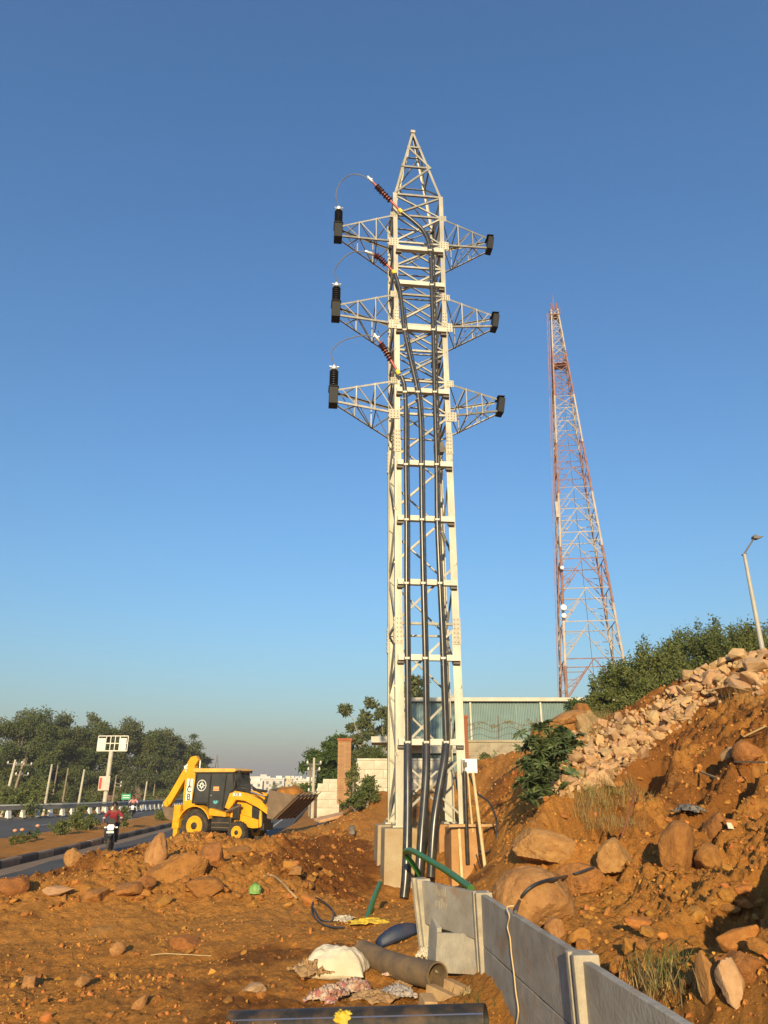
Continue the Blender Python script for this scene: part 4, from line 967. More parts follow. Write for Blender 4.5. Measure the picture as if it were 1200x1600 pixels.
def crumple(name, c, d, mat, label, cat, seed=1, rz=0, n=34, hump=.5):
    """a rag or sheet thrown down: a thin folded surface with a ragged outline"""
    rs = np.random.RandomState(seed); u, v = np.meshgrid(np.linspace(-1, 1, n), np.linspace(-1, 1, n)); o1, o2 = rs.rand(2) * 40
    ridge = 1 - 2.4 * np.abs(gnoise(u * 1.5 + o1, v * 1.5 + o2)); fine = 1 - 2.2 * np.abs(gnoise(u * 3.4 + o2, v * 3.4 + o1)); r = np.hypot(u, v)
    z = np.clip(hump * (1 - r * r * .75), 0, 1) * (.55 + .5 * ridge) + .22 * fine * (1.2 - r * .5) + .09 * gnoise(u * 8 + o1, v * 8)
    x = u + .22 * gnoise(u * 2 + o2, v * 2) + .12 * gnoise(v * 5, u * 5 + o1); y = v + .22 * gnoise(v * 2 + o1, u * 2) + .12 * gnoise(u * 5 + o2, v * 5)
    z = np.maximum(z, -.15); ca, sa = math.cos(rz), math.sin(rz); X, Y, Z = x * d[0], y * d[1], z * d[2] * 1.5
    P_ = np.stack([X * ca - Y * sa, X * sa + Y * ca, Z], -1).reshape(-1, 3); k = np.arange(n * n).reshape(n, n)
    me = npmesh(name, P_, np.stack([k[:-1, :-1], k[:-1, 1:], k[1:, 1:], k[1:, :-1]], -1).reshape(-1, 4), True); me.materials.append(MATS[mat])
    o = link(name, me, None, None, c); md = o.modifiers.new('cloth_thickness', 'SOLIDIFY'); md.thickness = .006; return tag(o, label, cat)
def sack(name, c, d, mat, label, seed=1, rz=0, n=44):
    rs = np.random.RandomState(seed); u, v = np.meshgrid(np.linspace(-1, 1, n), np.linspace(-1, 1, n)); o1 = rs.rand() * 30; vs = []
    prof = ((1 - np.abs(u) ** 3.2) * (1 - np.abs(v) ** 2.6)) ** .55; wr = .10 * (1 - np.abs(gnoise(u * 2.2 + o1, v * 3.5))) * np.abs(u) + .05 * gnoise(u * 4 + o1, v * 4) + .05 * gnoise(u * 1.3, v * 1.3 + o1)
    x = u * (1 - .10 * (1 - v * v)) + .05 * gnoise(v * 3 + o1, u); y = v * (1 - .12 * (1 - u * u)) + .06 * gnoise(u * 3, v + o1)
    for s_ in (1, -.35): vs.append(np.stack([x * d[0], y * d[1], s_ * prof * (1 + wr * 1.6) * d[2] + .16 * d[2] * (np.abs(u) ** 4) * gnoise(v * 2.5 + o1, u)], -1).reshape(-1, 3))
    k = np.arange(n * n).reshape(n, n); f = np.stack([k[:-1, :-1], k[:-1, 1:], k[1:, 1:], k[1:, :-1]], -1).reshape(-1, 4); P_ = np.vstack(vs); ca, sa = math.cos(rz), math.sin(rz); P_ = np.stack([P_[:, 0] * ca - P_[:, 1] * sa, P_[:, 0] * sa + P_[:, 1] * ca, P_[:, 2]], 1)
    me = npmesh(name, P_, np.vstack([f, f[:, ::-1] + n * n]), True); me.materials.append(MATS[mat]); return tag(link(name, me, None, None, c), label, 'sack')
sack('cement_sack', hit(524, 1532) + V(0, .05, .06), (.33, .23, .21), 'sack_white', 'plump off-white sack lying left of the brown pipe', 3, -.15)
crumple('cloth_bundle', hit(488, 1530) + V(-.02, .06, .05), (0.172, 0.184, 0.110), 'cloth_tan', 'tan cloth bundle tucked left of the white sack', 'cloth', 5, rz=0.5)
crumple('cloth_bundle', hit(512, 1566) + V(0, 0, .04), (0.196, 0.149, 0.090), 'cloth_print', 'crumpled pink printed cloth in front of the white sack', 'cloth', 6, rz=1.2)
crumple('cloth_bundle', hit(553, 1553) + V(0, 0, .04), (0.172, 0.161, 0.090), 'cloth_print', 'crumpled printed cloth right of the white sack', 'cloth', 7, rz=1.9)
crumple('cloth_bundle', hit(585, 1568) + V(0, 0, .03), (0.196, 0.149, 0.070), 'cloth_tan', 'brown crumpled sheet between the printed cloths and the grey one', 'cloth', 8, rz=2.6)
crumple('cloth_bundle', hit(622, 1560) + V(0, 0, .03), (0.149, 0.172, 0.075), 'cloth_grey', 'grey crumpled plastic sheet near the middle of the litter', 'cloth', 9, rz=0.3)
crumple('cloth_bundle', hit(625, 1528) + V(0, 0, .03), (0.172, 0.115, 0.070), 'cloth_print', 'pink printed rag lying under the brown pipe', 'cloth', 10, rz=1.0)
crumple('cloth_bundle', hit(668, 1502) + V(0, 0, .05), (0.092, 0.103, 0.100), 'sack_white', 'small whitish rag at the foot of the leaning fence post', 'cloth', 12, rz=2.4)
crumple('cloth_bundle', hit(640, 1545) + V(0, 0, .03), (0.138, 0.115, 0.060), 'cloth_tan', 'flattened tan sheet under the open pipe end', 'cloth', 18, rz=0.6)
crumple('plastic_scrap', hit(578, 1444) + V(0, 0, .02), (0.253, 0.138, 0.050), 'plastic_yellow', 'yellow plastic scrap beside the short green pipe', 'scrap', 13, rz=0.1)
crumple('plastic_scrap', hit(535, 1440) + V(0, 0, .02), (0.184, 0.127, 0.050), 'sack_white', 'pale plastic scrap left of the yellow one', 'scrap', 19, rz=1.3)
lump('plastic_bag', hit(398, 1402) + V(0, 0, .05), (.085, .08, .10), 'plastic_green', 'crumpled bright green plastic bag on the mound', 'bag', 14, .09, freq=3)
p = P(540, 1590, 6.8); lump('plastic_scrap', p + V(0, 0, -.01), (.085, .06, .055), 'plastic_yellow', 'yellow crumpled bag on top of the black pipe', 'bag', 15, .15)
crumple('crumpled_rag', hit(1078, 1280) + V(0, 0, .06), (0.196, 0.161, 0.100), 'rag_dark', 'crumpled grey rag on the slope right of the weeds', 'rag', 16, rz=2.2)
# timber offcuts by the fence foot
for (px, py, Y, rz, s_, lab) in ((690, 1558, 7.6, .75, (.11, .32, .09), 'short timber offcut nearest the open pipe end'), (718, 1552, 7.55, .7, (.10, .34, .10), 'timber offcut with pale cut end, left of the last one'),
                                  (742, 1552, 7.45, -.5, (.10, .30, .09), 'timber offcut with sawn end closest to the fence'), (668, 1572, 7.4, .2, (.12, .2, .10), 'half buried block of wood below the pipe end')):
    q = P(px, py, Y); b = MB().box((0, 0, 0), s_); o = b.build('timber_offcut', 'timber', None, bevel=.006); o.location = (q.x, q.y, q.z - .03); o.rotation_euler = (.12, .08, rz); tag(o, lab, 'wood')
# wires, roots, sticks, small bits
def wire(name, pts, r, mat, lab, cat, lift=.02, n=40):
    w_ = [hit(*p[:2]) + V(0, 0, (p[2] if len(p) > 2 else 0) + lift) for p in pts]; return tag(MB().tube(bez(w_, n), r, 7).build(name, mat, None, 40), lab, cat)
wire('black_wire', [(486, 1425), (492, 1412, .04), (505, 1416, .04), (520, 1430, .03), (518, 1442), (500, 1440), (488, 1428, .05), (490, 1438, .02), (510, 1450), (538, 1453)], .012, 'black_rubber', 'coil of thick black wire on the ground left of the yellow scrap', 'wire')
wire('bent_root', [(412, 1376, .05), (425, 1378, .06), (440, 1388, .06), (452, 1400, .05), (464, 1407)], .017, 'timber', 'pale bent root lying across the mound', 'root')
bpy.context.view_layer.update(); _dg = bpy.context.evaluated_depsgraph_get(); hp_ = []
for px, py in [(806, 1428), (811, 1412), (818, 1400), (828, 1390), (840, 1383), (855, 1378), (870, 1375), (885, 1371), (900, 1367), (915, 1362), (928, 1357)]:
    d_ = Vector(ray(px, py)).normalized(); ok_, lc_, *_r = scene.ray_cast(_dg, Vector(EYE), d_)
    hp_.append(lc_ - d_ * .03 + V(0, 0, .012))
tag(MB().tube(bez(hp_, 44), .016, 7).build('black_hose', 'black_rubber', None, 40), 'black hose arching over the round boulder', 'hose')
wire('bent_rod', [(972, 1310), (985, 1290, .1), (997, 1268, .22)], .012, 'rust', 'thin rusty rod sticking up among the dry weeds', 'rod')
for i, (a, b, lab) in enumerate([((1165, 1162), (1200, 1148), 'broken plank jutting in from the right on the slope'), ((1150, 1200), (1200, 1206), 'thin reddish stick lying at the right below the planks'), ((1095, 1215), (1125, 1232), 'short stick on the slope above the grey rag')]):
    qa, qb = hit(*a) + V(0, 0, .08), hit(*b) + V(0, 0, .12); tag(MB().bar(qa, qb, .09 if i == 0 else .03, .025).build('broken_plank', 'timber', None), lab, 'wood')
q = hit(1142, 1304); o = MB().box((0, 0, 0), (.07, .012, .075)).build('paper_scrap', 'sack_white', None); o.location = q + V(0, -.03, .04); o.rotation_euler = (-.5, .1, .1); tag(o, 'small square cream scrap on the slope right of the grey rag', 'scrap')
q = hit(550, 1306); tag(MB().lathe([(.09, 0), (.09, .2), (.06, .22)], 12, Matrix.Translation(q)).build('pipe_stub', 'rag_dark', None, 40), 'dark pipe stub poking out of the soil left of the tower', 'pipe')
wire('dry_stick', [(235, 1496), (262, 1497, .02), (330, 1499)], .004, 'bamboo', 'thin straw stick lying on the trampled ground', 'stick')
# ================================================================== backhoe loader (local x forward, z up)
q = G(330, 1311, -.09); BH = V(q.x, 36.0, float(road_z(36)) + .005)
bh = empty('backhoe_loader', BH, R(-20), 'yellow backhoe loader with raised front bucket working beside the road', 'digger')
YW = 'jcb_yellow'
def wheel(x, y, r, w_, hub, face):
    m = Matrix.Translation((x, y, r)) @ Matrix.Rotation(R(90), 4, 'X')
    t = MB().lathe([(hub, -w_ * .40), (r * .93, -w_ * .5), (r, -w_ * .36), (r, w_ * .36), (r * .93, w_ * .5), (hub, w_ * .40)], 32, m).build('wheel', 'tyre', bh, 35)
    lug = MB(); n = 20
    for i in range(n):
        for s_ in (-1, 1):
            a = 2 * math.pi * (i + (.5 if s_ > 0 else 0)) / n; c = V(x + math.cos(a) * r * 1.0, y + s_ * w_ * .22, r + math.sin(a) * r * 1.0)
            lug.box(c, (.05, w_ * .44, .06), Matrix.Rotation(-a + R(90), 3, 'Y') @ Matrix.Rotation(s_ * .5, 3, 'Z'))
    tag(lug.build('tread_lugs', 'tyre', t), kind='stuff')
    MB().lathe([(hub, -w_ * .42), (hub * 1.0, w_ * .42)], 28, m).build('rim', YW, t, 35)
    MB().lathe([(hub * .96, w_ * .42), (hub * .96, w_ * .46), (hub * .8, w_ * .47), (hub * .74, w_ * .43)], 28, m).build('rim_ring', YW, t, 35)
    MB().lathe([(hub * .36, w_ * .3), (hub * .36, w_ * .50), (hub * .22, w_ * .54)], 16, m).build('hub', 'black_plastic', t, 35)
for y in (-.85, .85):
    wheel(0, y, .68, .44, .42, -1); wheel(2.17, y, .44, .30, .27, -1)
# chassis, bonnet, tank, fenders
MB().box((1.1, 0, .72), (3.0, .8, .4)).build('chassis', 'black_plastic', bh, bevel=.02)
MB().prism([(1.55, 1.05), (3.05, .62), (3.12, .70), (3.05, 1.52), (2.85, 1.66), (1.45, 1.95), (1.45, 1.1)], -.48, .48).build('bonnet', YW, bh, bevel=.03)
MB().prism([(1.55, .75), (2.75, .60), (3.04, .62), (3.0, .95), (1.6, 1.3)], -.62, .62).build('side_skirt', YW, bh, bevel=.02)
gr = MB().prism([(2.62, .92), (2.98, .84), (3.0, 1.46), (2.60, 1.52)], -.50, .50).build('side_grille', 'black_plastic', bh, bevel=.01)
MB().box((3.10, 0, 1.12), (.05, .8, .72)).build('front_grille', 'black_plastic', bh, bevel=.01)
MB().box((3.12, 0, .66), (.22, .9, .3)).build('front_bumper', 'black_plastic', bh, bevel=.03)
for y in (-.34, .34): MB().box((3.13, y, 1.38), (.05, .18, .13)).build('headlight', 'lamp_white', bh, bevel=.01)
MB().box((1.28, -.66, .76), (1.05, .46, .56)).build('fuel_tank', 'black_plastic', bh, bevel=.04)
for z in (.62, .82): MB().box((1.28, -.90, z), (.9, .03, .04)).build('step', 'bucket_steel', bh)
MB().box((1.28, .66, .76), (1.05, .46, .56)).build('battery_box', 'black_plastic', bh, bevel=.04)
for y in (-.86, .86):
    arc = [(-.74 + 0, 1.0)]; po = []
    for i in range(11): a = R(172 - i * 15.0); po.append((.88 * math.cos(a), .66 + .88 * math.sin(a)))
    pi_ = [(x * .94, .66 + (z - .66) * .94) for x, z in po][::-1]
    MB().prism(po + pi_, y - .26, y + .26).build('fender', YW, bh)
MB().prism([(.66, 1.12), (1.55, 1.06), (1.55, 1.24), (.70, 1.42)], -.98, -.3).build('door_sill', YW, bh, bevel=.02)
MB().prism([(-.7, .8), (-.35, .8), (-.3, 1.75), (-.7, 1.75)], -.7, .7).build('rear_frame', YW, bh, bevel=.02)
# cab
cab_poly = [(-.42, 1.62), (-.30, 2.96), (1.62, 2.96), (1.80, 1.95), (1.50, 1.9), (1.20, 1.25), (.62, 1.25), (.36, 1.60)]
cb = MB().prism(cab_poly, -.70, .70).build('cab', 'cab_glass', bh)
for a, b in (((-.42, 1.62), (-.30, 2.96)), ((.44, 1.55), (.48, 2.96)), ((1.18, 1.30), (1.30, 2.96)), ((1.80, 1.95), (1.62, 2.96)), ((-.30, 2.93), (1.62, 2.93)), ((.62, 1.27), (1.20, 1.27)), ((1.20, 1.25), (1.50, 1.92)), ((-.42, 1.64), (.36, 1.62)), ((.36, 1.6), (.62, 1.26))):
    for y in (-.71, .71): MB().bar((a[0], y, a[1]), (b[0], y, b[1]), .05, .07).build('pillar', 'black_plastic', cb)
MB().prism([(-.46, 2.95), (1.70, 2.95), (1.84, 3.02), (1.72, 3.11), (-.40, 3.13), (-.50, 3.04)], -.80, .80).build('roof', 'jcb_roof', bh, bevel=.03)
for y in (-.5, .5):
    MB().box((1.84, y, 2.97), (.10, .16, .12)).build('work_light', 'black_plastic', bh, bevel=.01); MB().box((-.50, y, 2.99), (.08, .16, .12)).build('work_light', 'black_plastic', bh, bevel=.01)
MB().tube([(.0, -.5, 3.12), (.0, -.5, 3.3)], .012, 6).build('aerial', 'black_plastic', bh)
for y in (-1.0,): MB().tube([(1.8, -.72, 2.85), (1.95, -.98, 2.8), (1.95, -.98, 2.5)], .02, 6).build('mirror_arm', 'black_plastic', bh); MB().box((1.97, -1.0, 2.45), (.06, .2, .32)).build('mirror', 'black_plastic', bh, bevel=.02)
MB().bar((.52, -.735, 1.95), (.62, -.735, 1.95), .03, .05).build('door_handle', 'chrome', cb)
# round white emblem, orange and teal stickers on the glass
em = MB(); n = 24
for r0, r1 in ((.215, .245), (.06, .09)):
    vs = [(-.02 + 0.03 + r * math.cos(2 * math.pi * j / n), -.716, 2.38 + r * 1.0 * math.sin(2 * math.pi * j / n)) for r in (r0, r1) for j in range(n)]; em.add(vs, [(j, (j + 1) % n, n + (j + 1) % n, n + j) for j in range(n)])
for k in range(8):
    a = k * math.pi / 4; L_ = .21 if k % 2 == 0 else .15; dx, dz = math.cos(a), math.sin(a)
    em.add([(.01 + dx * L_, -.717, 2.38 + dz * L_), (.01 + dx * .07 - dz * .035, -.717, 2.38 + dz * .07 + dx * .035), (.01 + dx * .05, -.717, 2.38 + dz * .05), (.01 + dx * .07 + dz * .035, -.717, 2.38 + dz * .07 - dx * .035)], [(0, 1, 2, 3)])
em.build('round_emblem', 'decal_white', cb)
MB().box((.80, -.716, 2.28), (.30, .006, .10)).box((.80, -.716, 2.18), (.32, .006, .06)).build('orange_sticker', 'decal_orange', cb)
MB().prism([(.66, 1.74), (.72, 1.62), (.82, 1.58), (.92, 1.62), (.98, 1.74), (.92, 1.70), (.87, 1.76), (.82, 1.70), (.77, 1.76), (.72, 1.70)], -.720, -.715).build('teal_sticker', 'decal_teal', cb)
def letter(ch, size, loc, rot, mat, parent, plate=None, pdim=None):
    if plate: pm_ = MB().box(loc, pdim).build('lettering_plate', plate, parent)
    me = text_mesh(ch, size, .003); o = link('lettering', me, mat, parent, loc); o.rotation_euler = rot; o.location.y -= .012; return o
# loader arms with rams
for y in (-.78, .78):
    la = MB().prism([(1.40, 1.45), (1.62, 2.06), (1.9, 2.16), (2.45, 2.10), (3.2, 1.78), (3.92, 1.16), (3.74, 1.10), (3.1, 1.46), (2.4, 1.74), (1.95, 1.78), (1.65, 1.35)], y - .07, y + .07).build('loader_arm', YW, bh, bevel=.012)
    MB().tube([(1.95, y - .13, 2.22), (2.7, y - .13, 2.12)], .055, 10).build('ram', 'black_plastic', la, 40)
    MB().tube([(2.7, y - .13, 2.12), (3.45, y - .13, 1.92)], .03, 8).build('ram_rod', 'chrome', la, 40)
    MB().bar((3.35, y, 1.62), (3.62, y, 2.0), .08, .14).build('tilt_lever', 'black_plastic', la)
    MB().bar((3.45, y - .08, 1.92), (3.86, y - .04, 1.66), .06, .08).build('tilt_link', 'black_plastic', la)
    MB().tube([(1.5, y - .1, 1.28), (2.25, y - .1, 1.55)], .06, 10).build('lift_ram', 'bucket_steel', la, 40)
    if y < 0:
        MB().box((2.02, y - .10, 1.30), (.32, .06, .62)).build('valve_cover', 'black_plastic', bh, bevel=.02)
        MB().lathe([(.13, 0), (.13, .05), (.08, .06)], 18, Matrix.Translation((1.62, y - .07, 1.52)) @ Matrix.Rotation(R(90), 4, 'X')).build('pivot_pin', YW, la, 40)
        MB().box((2.0, y - .075, 2.0), (.42, .006, .13)).build('lettering_plate', 'decal_white', la); letter('JCB', .15, V(2.0, y - .078, 2.0), (R(90), 0, 0), 'paint_black', la)
        for hx in (0, .07, .14): MB().tube(bez([(1.6 + hx, y - .05, 2.05), (2.0 + hx, y - .08, 2.34 + hx), (2.6, y - .05, 2.28 + hx), (3.3, y - .04, 2.02)], 16), .024, 6).build('hydraulic_hose', 'black_rubber', la, 40)
# front bucket curled up, its ribbed floor outwards, heaped with soil
bp_ = [(3.80, 1.02), (4.02, 1.0), (5.12, 1.92), (5.05, 2.02), (4.0, 1.16), (3.86, 1.26), (3.80, 1.72), (3.86, 2.20), (3.77, 2.22), (3.70, 1.7)]
bk = MB().prism(bp_, -1.12, 1.12).build('front_bucket', 'bucket_steel', bh)
side = [(3.74, 1.05), (4.02, 1.02), (5.09, 1.96), (3.82, 2.20), (3.74, 1.7)]
for y in (-1.13, 1.13): MB().prism(side, y - .012, y + .012).build('bucket_side', 'bucket_worn', bk)
for y in (-.95, -.57, -.19, .19, .57, .95): MB().bar((4.02, y, .985), (5.12, y, 1.905), .09, .05, up=(-.6, 0, .8)).build('wear_strip', 'bucket_worn', bk)
for y in (-1.05, -.63, -.21, .21, .63, 1.05): MB().bar((5.04, y, 1.93), (5.28, y, 2.10), .10, .05, w2=.05, h2=.02).build('bucket_tooth', 'bucket_worn', bk)
v, f = ico(4); v = v.copy(); v += v * (.10 * np.sin(v[:, 0:1] * 5 + 1) * np.sin(v[:, 1:2] * 6) + .05 * np.sin(v[:, 2:3] * 13 + v[:, 0:1] * 9))
me = npmesh('soil_heap', v * np.array([.58, 1.05, .42]) + np.array([4.25, 0, 1.92]), f, True); tag(link('soil_heap', me, 'soil', None), 'heap of orange soil filling the raised bucket', 'soil')
sh_ = bpy.data.objects['soil_heap']; sh_.location = BH; sh_.rotation_euler = (0, 0, R(-20))
# backhoe: kingpost, boom, dipper, rams, bucket, stabilisers
MB().prism([(-1.02, .45), (-.70, .45), (-.66, 1.75), (-1.0, 1.75)], -.32, .32).build('kingpost', YW, bh, bevel=.02)
bo_ = MB().prism([(-1.28, 1.10), (-.72, 1.10), (-.66, 1.75), (-.74, 2.5), (-.88, 3.3), (-.82, 3.58), (-1.02, 3.66), (-1.22, 3.42), (-1.32, 2.9), (-1.34, 2.0)], -.16, .16).build('boom', YW, bh, bevel=.02)
for i, ch in enumerate('JCB'):
    z = 2.52 - i * .33; MB().box((-1.02, -.166, z), (.34, .008, .31)).build('lettering_plate', 'decal_white', bo_); letter(ch, .37, V(-1.02, -.167, z), (R(90), R(90) * 0, 0), 'paint_black', bo_)
dp = MB().prism([(-.70, 3.52), (-.88, 3.72), (-1.14, 3.66), (-1.58, 2.95), (-2.40, 1.60), (-2.30, 1.46), (-2.06, 1.52), (-1.40, 2.58), (-.88, 3.24)], -.13, .13).build('dipper', YW, bh, bevel=.02)
MB().box((-1.28, -.136, 3.16), (.26, .008, .30), Matrix.Rotation(R(-28), 3, 'Y')).build('lettering_plate', 'decal_white', dp); letter('JCB', .15, V(-1.28, -.137, 3.16), (R(90), R(-58), 0), 'paint_black', dp)
MB().tube([(-.62, 0, 1.6), (-.64, 0, 2.6)], .07, 10).build('boom_ram', 'black_plastic', bo_, 40); MB().tube([(-.64, 0, 2.6), (-.66, 0, 3.5)], .04, 8).build('ram_rod', 'chrome', bo_, 40)
MB().tube([(-1.55, 0, 3.0), (-2.1, 0, 2.05)], .055, 10).build('bucket_ram', 'bucket_steel', dp, 40)
MB().bar((-2.1, 0, 2.05), (-2.42, 0, 1.62), .16, .07).build('bucket_link', YW, dp)
MB().prism([(-2.42, 1.66), (-2.30, 1.40), (-2.12, 1.44), (-2.2, 1.7)], -.2, .2).build('bucket_hitch', YW, dp, bevel=.01)
b = MB().prism([(-2.34, 1.44), (-2.20, 1.12), (-1.98, .90), (-1.72, .86), (-1.45, 1.02), (-1.32, 1.38), (-1.36, 1.40), (-1.48, 1.10), (-1.74, .93), (-1.95, .97), (-2.15, 1.18), (-2.24, 1.46)], -.34, .34).build('digging_bucket', 'bucket_worn', bh)
for y in (-.33, .33): MB().prism([(-2.30, 1.44), (-2.18, 1.14), (-1.97, .92), (-1.72, .88), (-1.47, 1.04), (-1.34, 1.39)], y - .015, y + .015).build('bucket_side', 'bucket_worn', b)
for y in (-.28, 0, .28): MB().bar((-1.35, y, 1.36), (-1.28, y, 1.54), .07, .04).build('bucket_tooth', 'bucket_steel', b)
for y in (-1.0, 1.0):
    s_ = MB().prism([(-1.14, .55), (-.78, .55), (-.76, 1.55), (-1.1, 1.55)], y - .12, y + .12).build('stabiliser', YW, bh, bevel=.02)
    MB().box((-.95, y, .40), (.22, .18, .62)).build('stabiliser_leg', YW, s_, bevel=.01); MB().box((-.95, y, .09), (.42, .34, .06)).build('foot_pad', 'bucket_steel', s_, bevel=.01)
MB().box((-.9, 0, 1.15), (.3, 2.1, .3)).build('rear_crossbeam', YW, bh, bevel=.02)

# ================================================================== motorcycles and riders (facing -y, towards us)
def motorcycle(loc, rz, label):
    o = empty('motorcycle', loc, rz, label, 'motorcycle', 'motorcycles on the highway')
    def whl(y, w_):
        m = Matrix.Translation((0, y, .30)) @ Matrix.Rotation(R(90), 4, 'Y')
        prof = [(.235, -w_ * .4), (.27, -w_ * .5), (.30, -w_ * .2), (.30, w_ * .2), (.27, w_ * .5), (.235, w_ * .4)]
        t = MB(); n = 28; vs = []; fs = []; k = len(prof)
        for r, z in prof:
            for j in range(n): a = 2 * math.pi * j / n; vs.append(m @ V(r * math.cos(a), r * math.sin(a), z))
        for i in range(k):
            for j in range(n): fs.append((i * n + j, i * n + (j + 1) % n, ((i + 1) % k) * n + (j + 1) % n, ((i + 1) % k) * n + j))
        t = t.add(vs, fs).build('wheel', 'tyre', o, 40)
        sp_ = MB()
        for j in range(6): a = j * math.pi / 3; sp_.bar((0, y + .05 * math.cos(a), .3 + .05 * math.sin(a)), (0, y + .24 * math.cos(a), .3 + .24 * math.sin(a)), .03, .025, up=(1, 0, 0))
        sp_.build('rim', 'rail_grey', t); MB().lathe([(.06, -.07), (.06, .07)], 12, m).build('hub', 'rail_grey', t, 40)
    whl(-.64, .09); whl(.64, .11)
    for x in (-.10, .10): MB().tube([(x, -.64, .30), (x, -.50, .66), (x, -.38, .98)], [.025, .028, .024], 8).build('fork', 'bike_black', o, 40)
    po = [(.335 * math.cos(R(a)) - .64, .30 + .335 * math.sin(R(a))) for a in range(20, 150, 13)]
    MB().prism(po + [((x + .64) * .96 - .64, .3 + (z - .3) * .96) for x, z in po][::-1], -.07, .07, ax='x').build('front_mudguard', 'bike_black', o)
    MB().prism([(-.60, .72), (-.62, .92), (-.50, 1.06), (-.36, 1.0), (-.38, .76)], -.13, .13, ax='x').build('headlamp_cowl', 'bike_black', o, bevel=.03)
    MB().prism([(-.10, .76), (.10, .76), (.135, .90), (.09, .965), (-.09, .965), (-.135, .90)], -.635, -.60).build('headlight', 'lamp_white', o, bevel=.01)
    MB().prism([(-.12, .96), (.12, .96), (.16, 1.08), (.09, 1.17), (-.09, 1.17), (-.16, 1.08)], -.56, -.53).build('windscreen', 'bike_black', o, bevel=.01)
    MB().box((0, -.655, .70), (.26, .01, .065)).build('number_plate', 'decal_white', o)
    MB().tube(bez([(-.36, -.30, 1.02), (-.2, -.38, 1.03), (0, -.40, 1.0), (.2, -.38, 1.03), (.36, -.30, 1.02)], 16), .014, 8).build('handlebar', 'bike_black', o, 40)
    for x in (-1, 1):
        MB().tube([(x * .36, -.30, 1.02), (x * .26, -.345, 1.028)], .021, 8).build('grip', 'black_rubber', o, 40)
        MB().tube([(x * .22, -.38, 1.03), (x * .30, -.40, 1.16)], .007, 6).build('mirror_stalk', 'bike_black', o); MB().box((x * .31, -.40, 1.19), (.10, .02, .065)).build('mirror', 'chrome', o, bevel=.01)
        MB().box((x * .20, -.52, .86), (.09, .05, .05)).build('indicator', 'lamp_white', o, bevel=.01)
        MB().tube([(x * .10, .02, .32), (x * .24, .02, .32)], .014, 6).build('footpeg', 'black_rubber', o)
        MB().tube([(x * .12, .28, .34), (x * .14, .55, .66)], .03, 8).build('shock_absorber', 'bike_black', o)
    v, f = ico(3); me = npmesh('fuel_tank', v * np.array([.15, .27, .15]) + np.array([0, -.12, .84]), f, True); link('fuel_tank', me, 'bike_black', o)
    MB().prism([(.08, .78), (.40, .77), (.78, .86), (.80, .92), (.45, .85), (.10, .86)], -.12, .12, ax='x').build('seat', 'black_rubber', o, bevel=.03)
    MB().prism([(-.34, .30), (.12, .26), (.22, .52), (.05, .66), (-.22, .66), (-.40, .46)], -.13, .13, ax='x').build('engine', 'rail_grey', o, bevel=.02)
    MB().prism([(.1, .62), (.62, .74), (.82, .86), (.60, .86), (.1, .74)], -.10, .10, ax='x').build('tail_fairing', 'bike_black', o, bevel=.02)
    MB().tube([(-.12, -.36, .42), (-.14, -.3, .26), (-.15, .2, .25), (-.17, .75, .36)], [.022, .022, .028, .045], 8).build('exhaust', 'chrome', o, 40)
    MB().tube([(0, .05, .36), (.0, .64, .30)], .03, 8).build('swingarm', 'bike_black', o)
    return o
def skinned(name, pts, edges, mat, parent=None, root=0, sub=2):
    names = list(pts); me = bpy.data.meshes.new(name); me.from_pydata([pts[k][0] for k in names], [(names.index(a), names.index(b)) for a, b in edges], [])
    o = link(name, me, mat, parent); md = o.modifiers.new('skin', 'SKIN'); md.use_smooth_shade = True; md.branch_smoothing = .4
    sv = me.skin_vertices[0].data
    for i, k in enumerate(names): r = pts[k][1]; sv[i].radius = r if isinstance(r, tuple) else (r, r); sv[i].use_root = (i == root)
    s = o.modifiers.new('subsurf', 'SUBSURF'); s.levels = s.render_levels = sub; return o
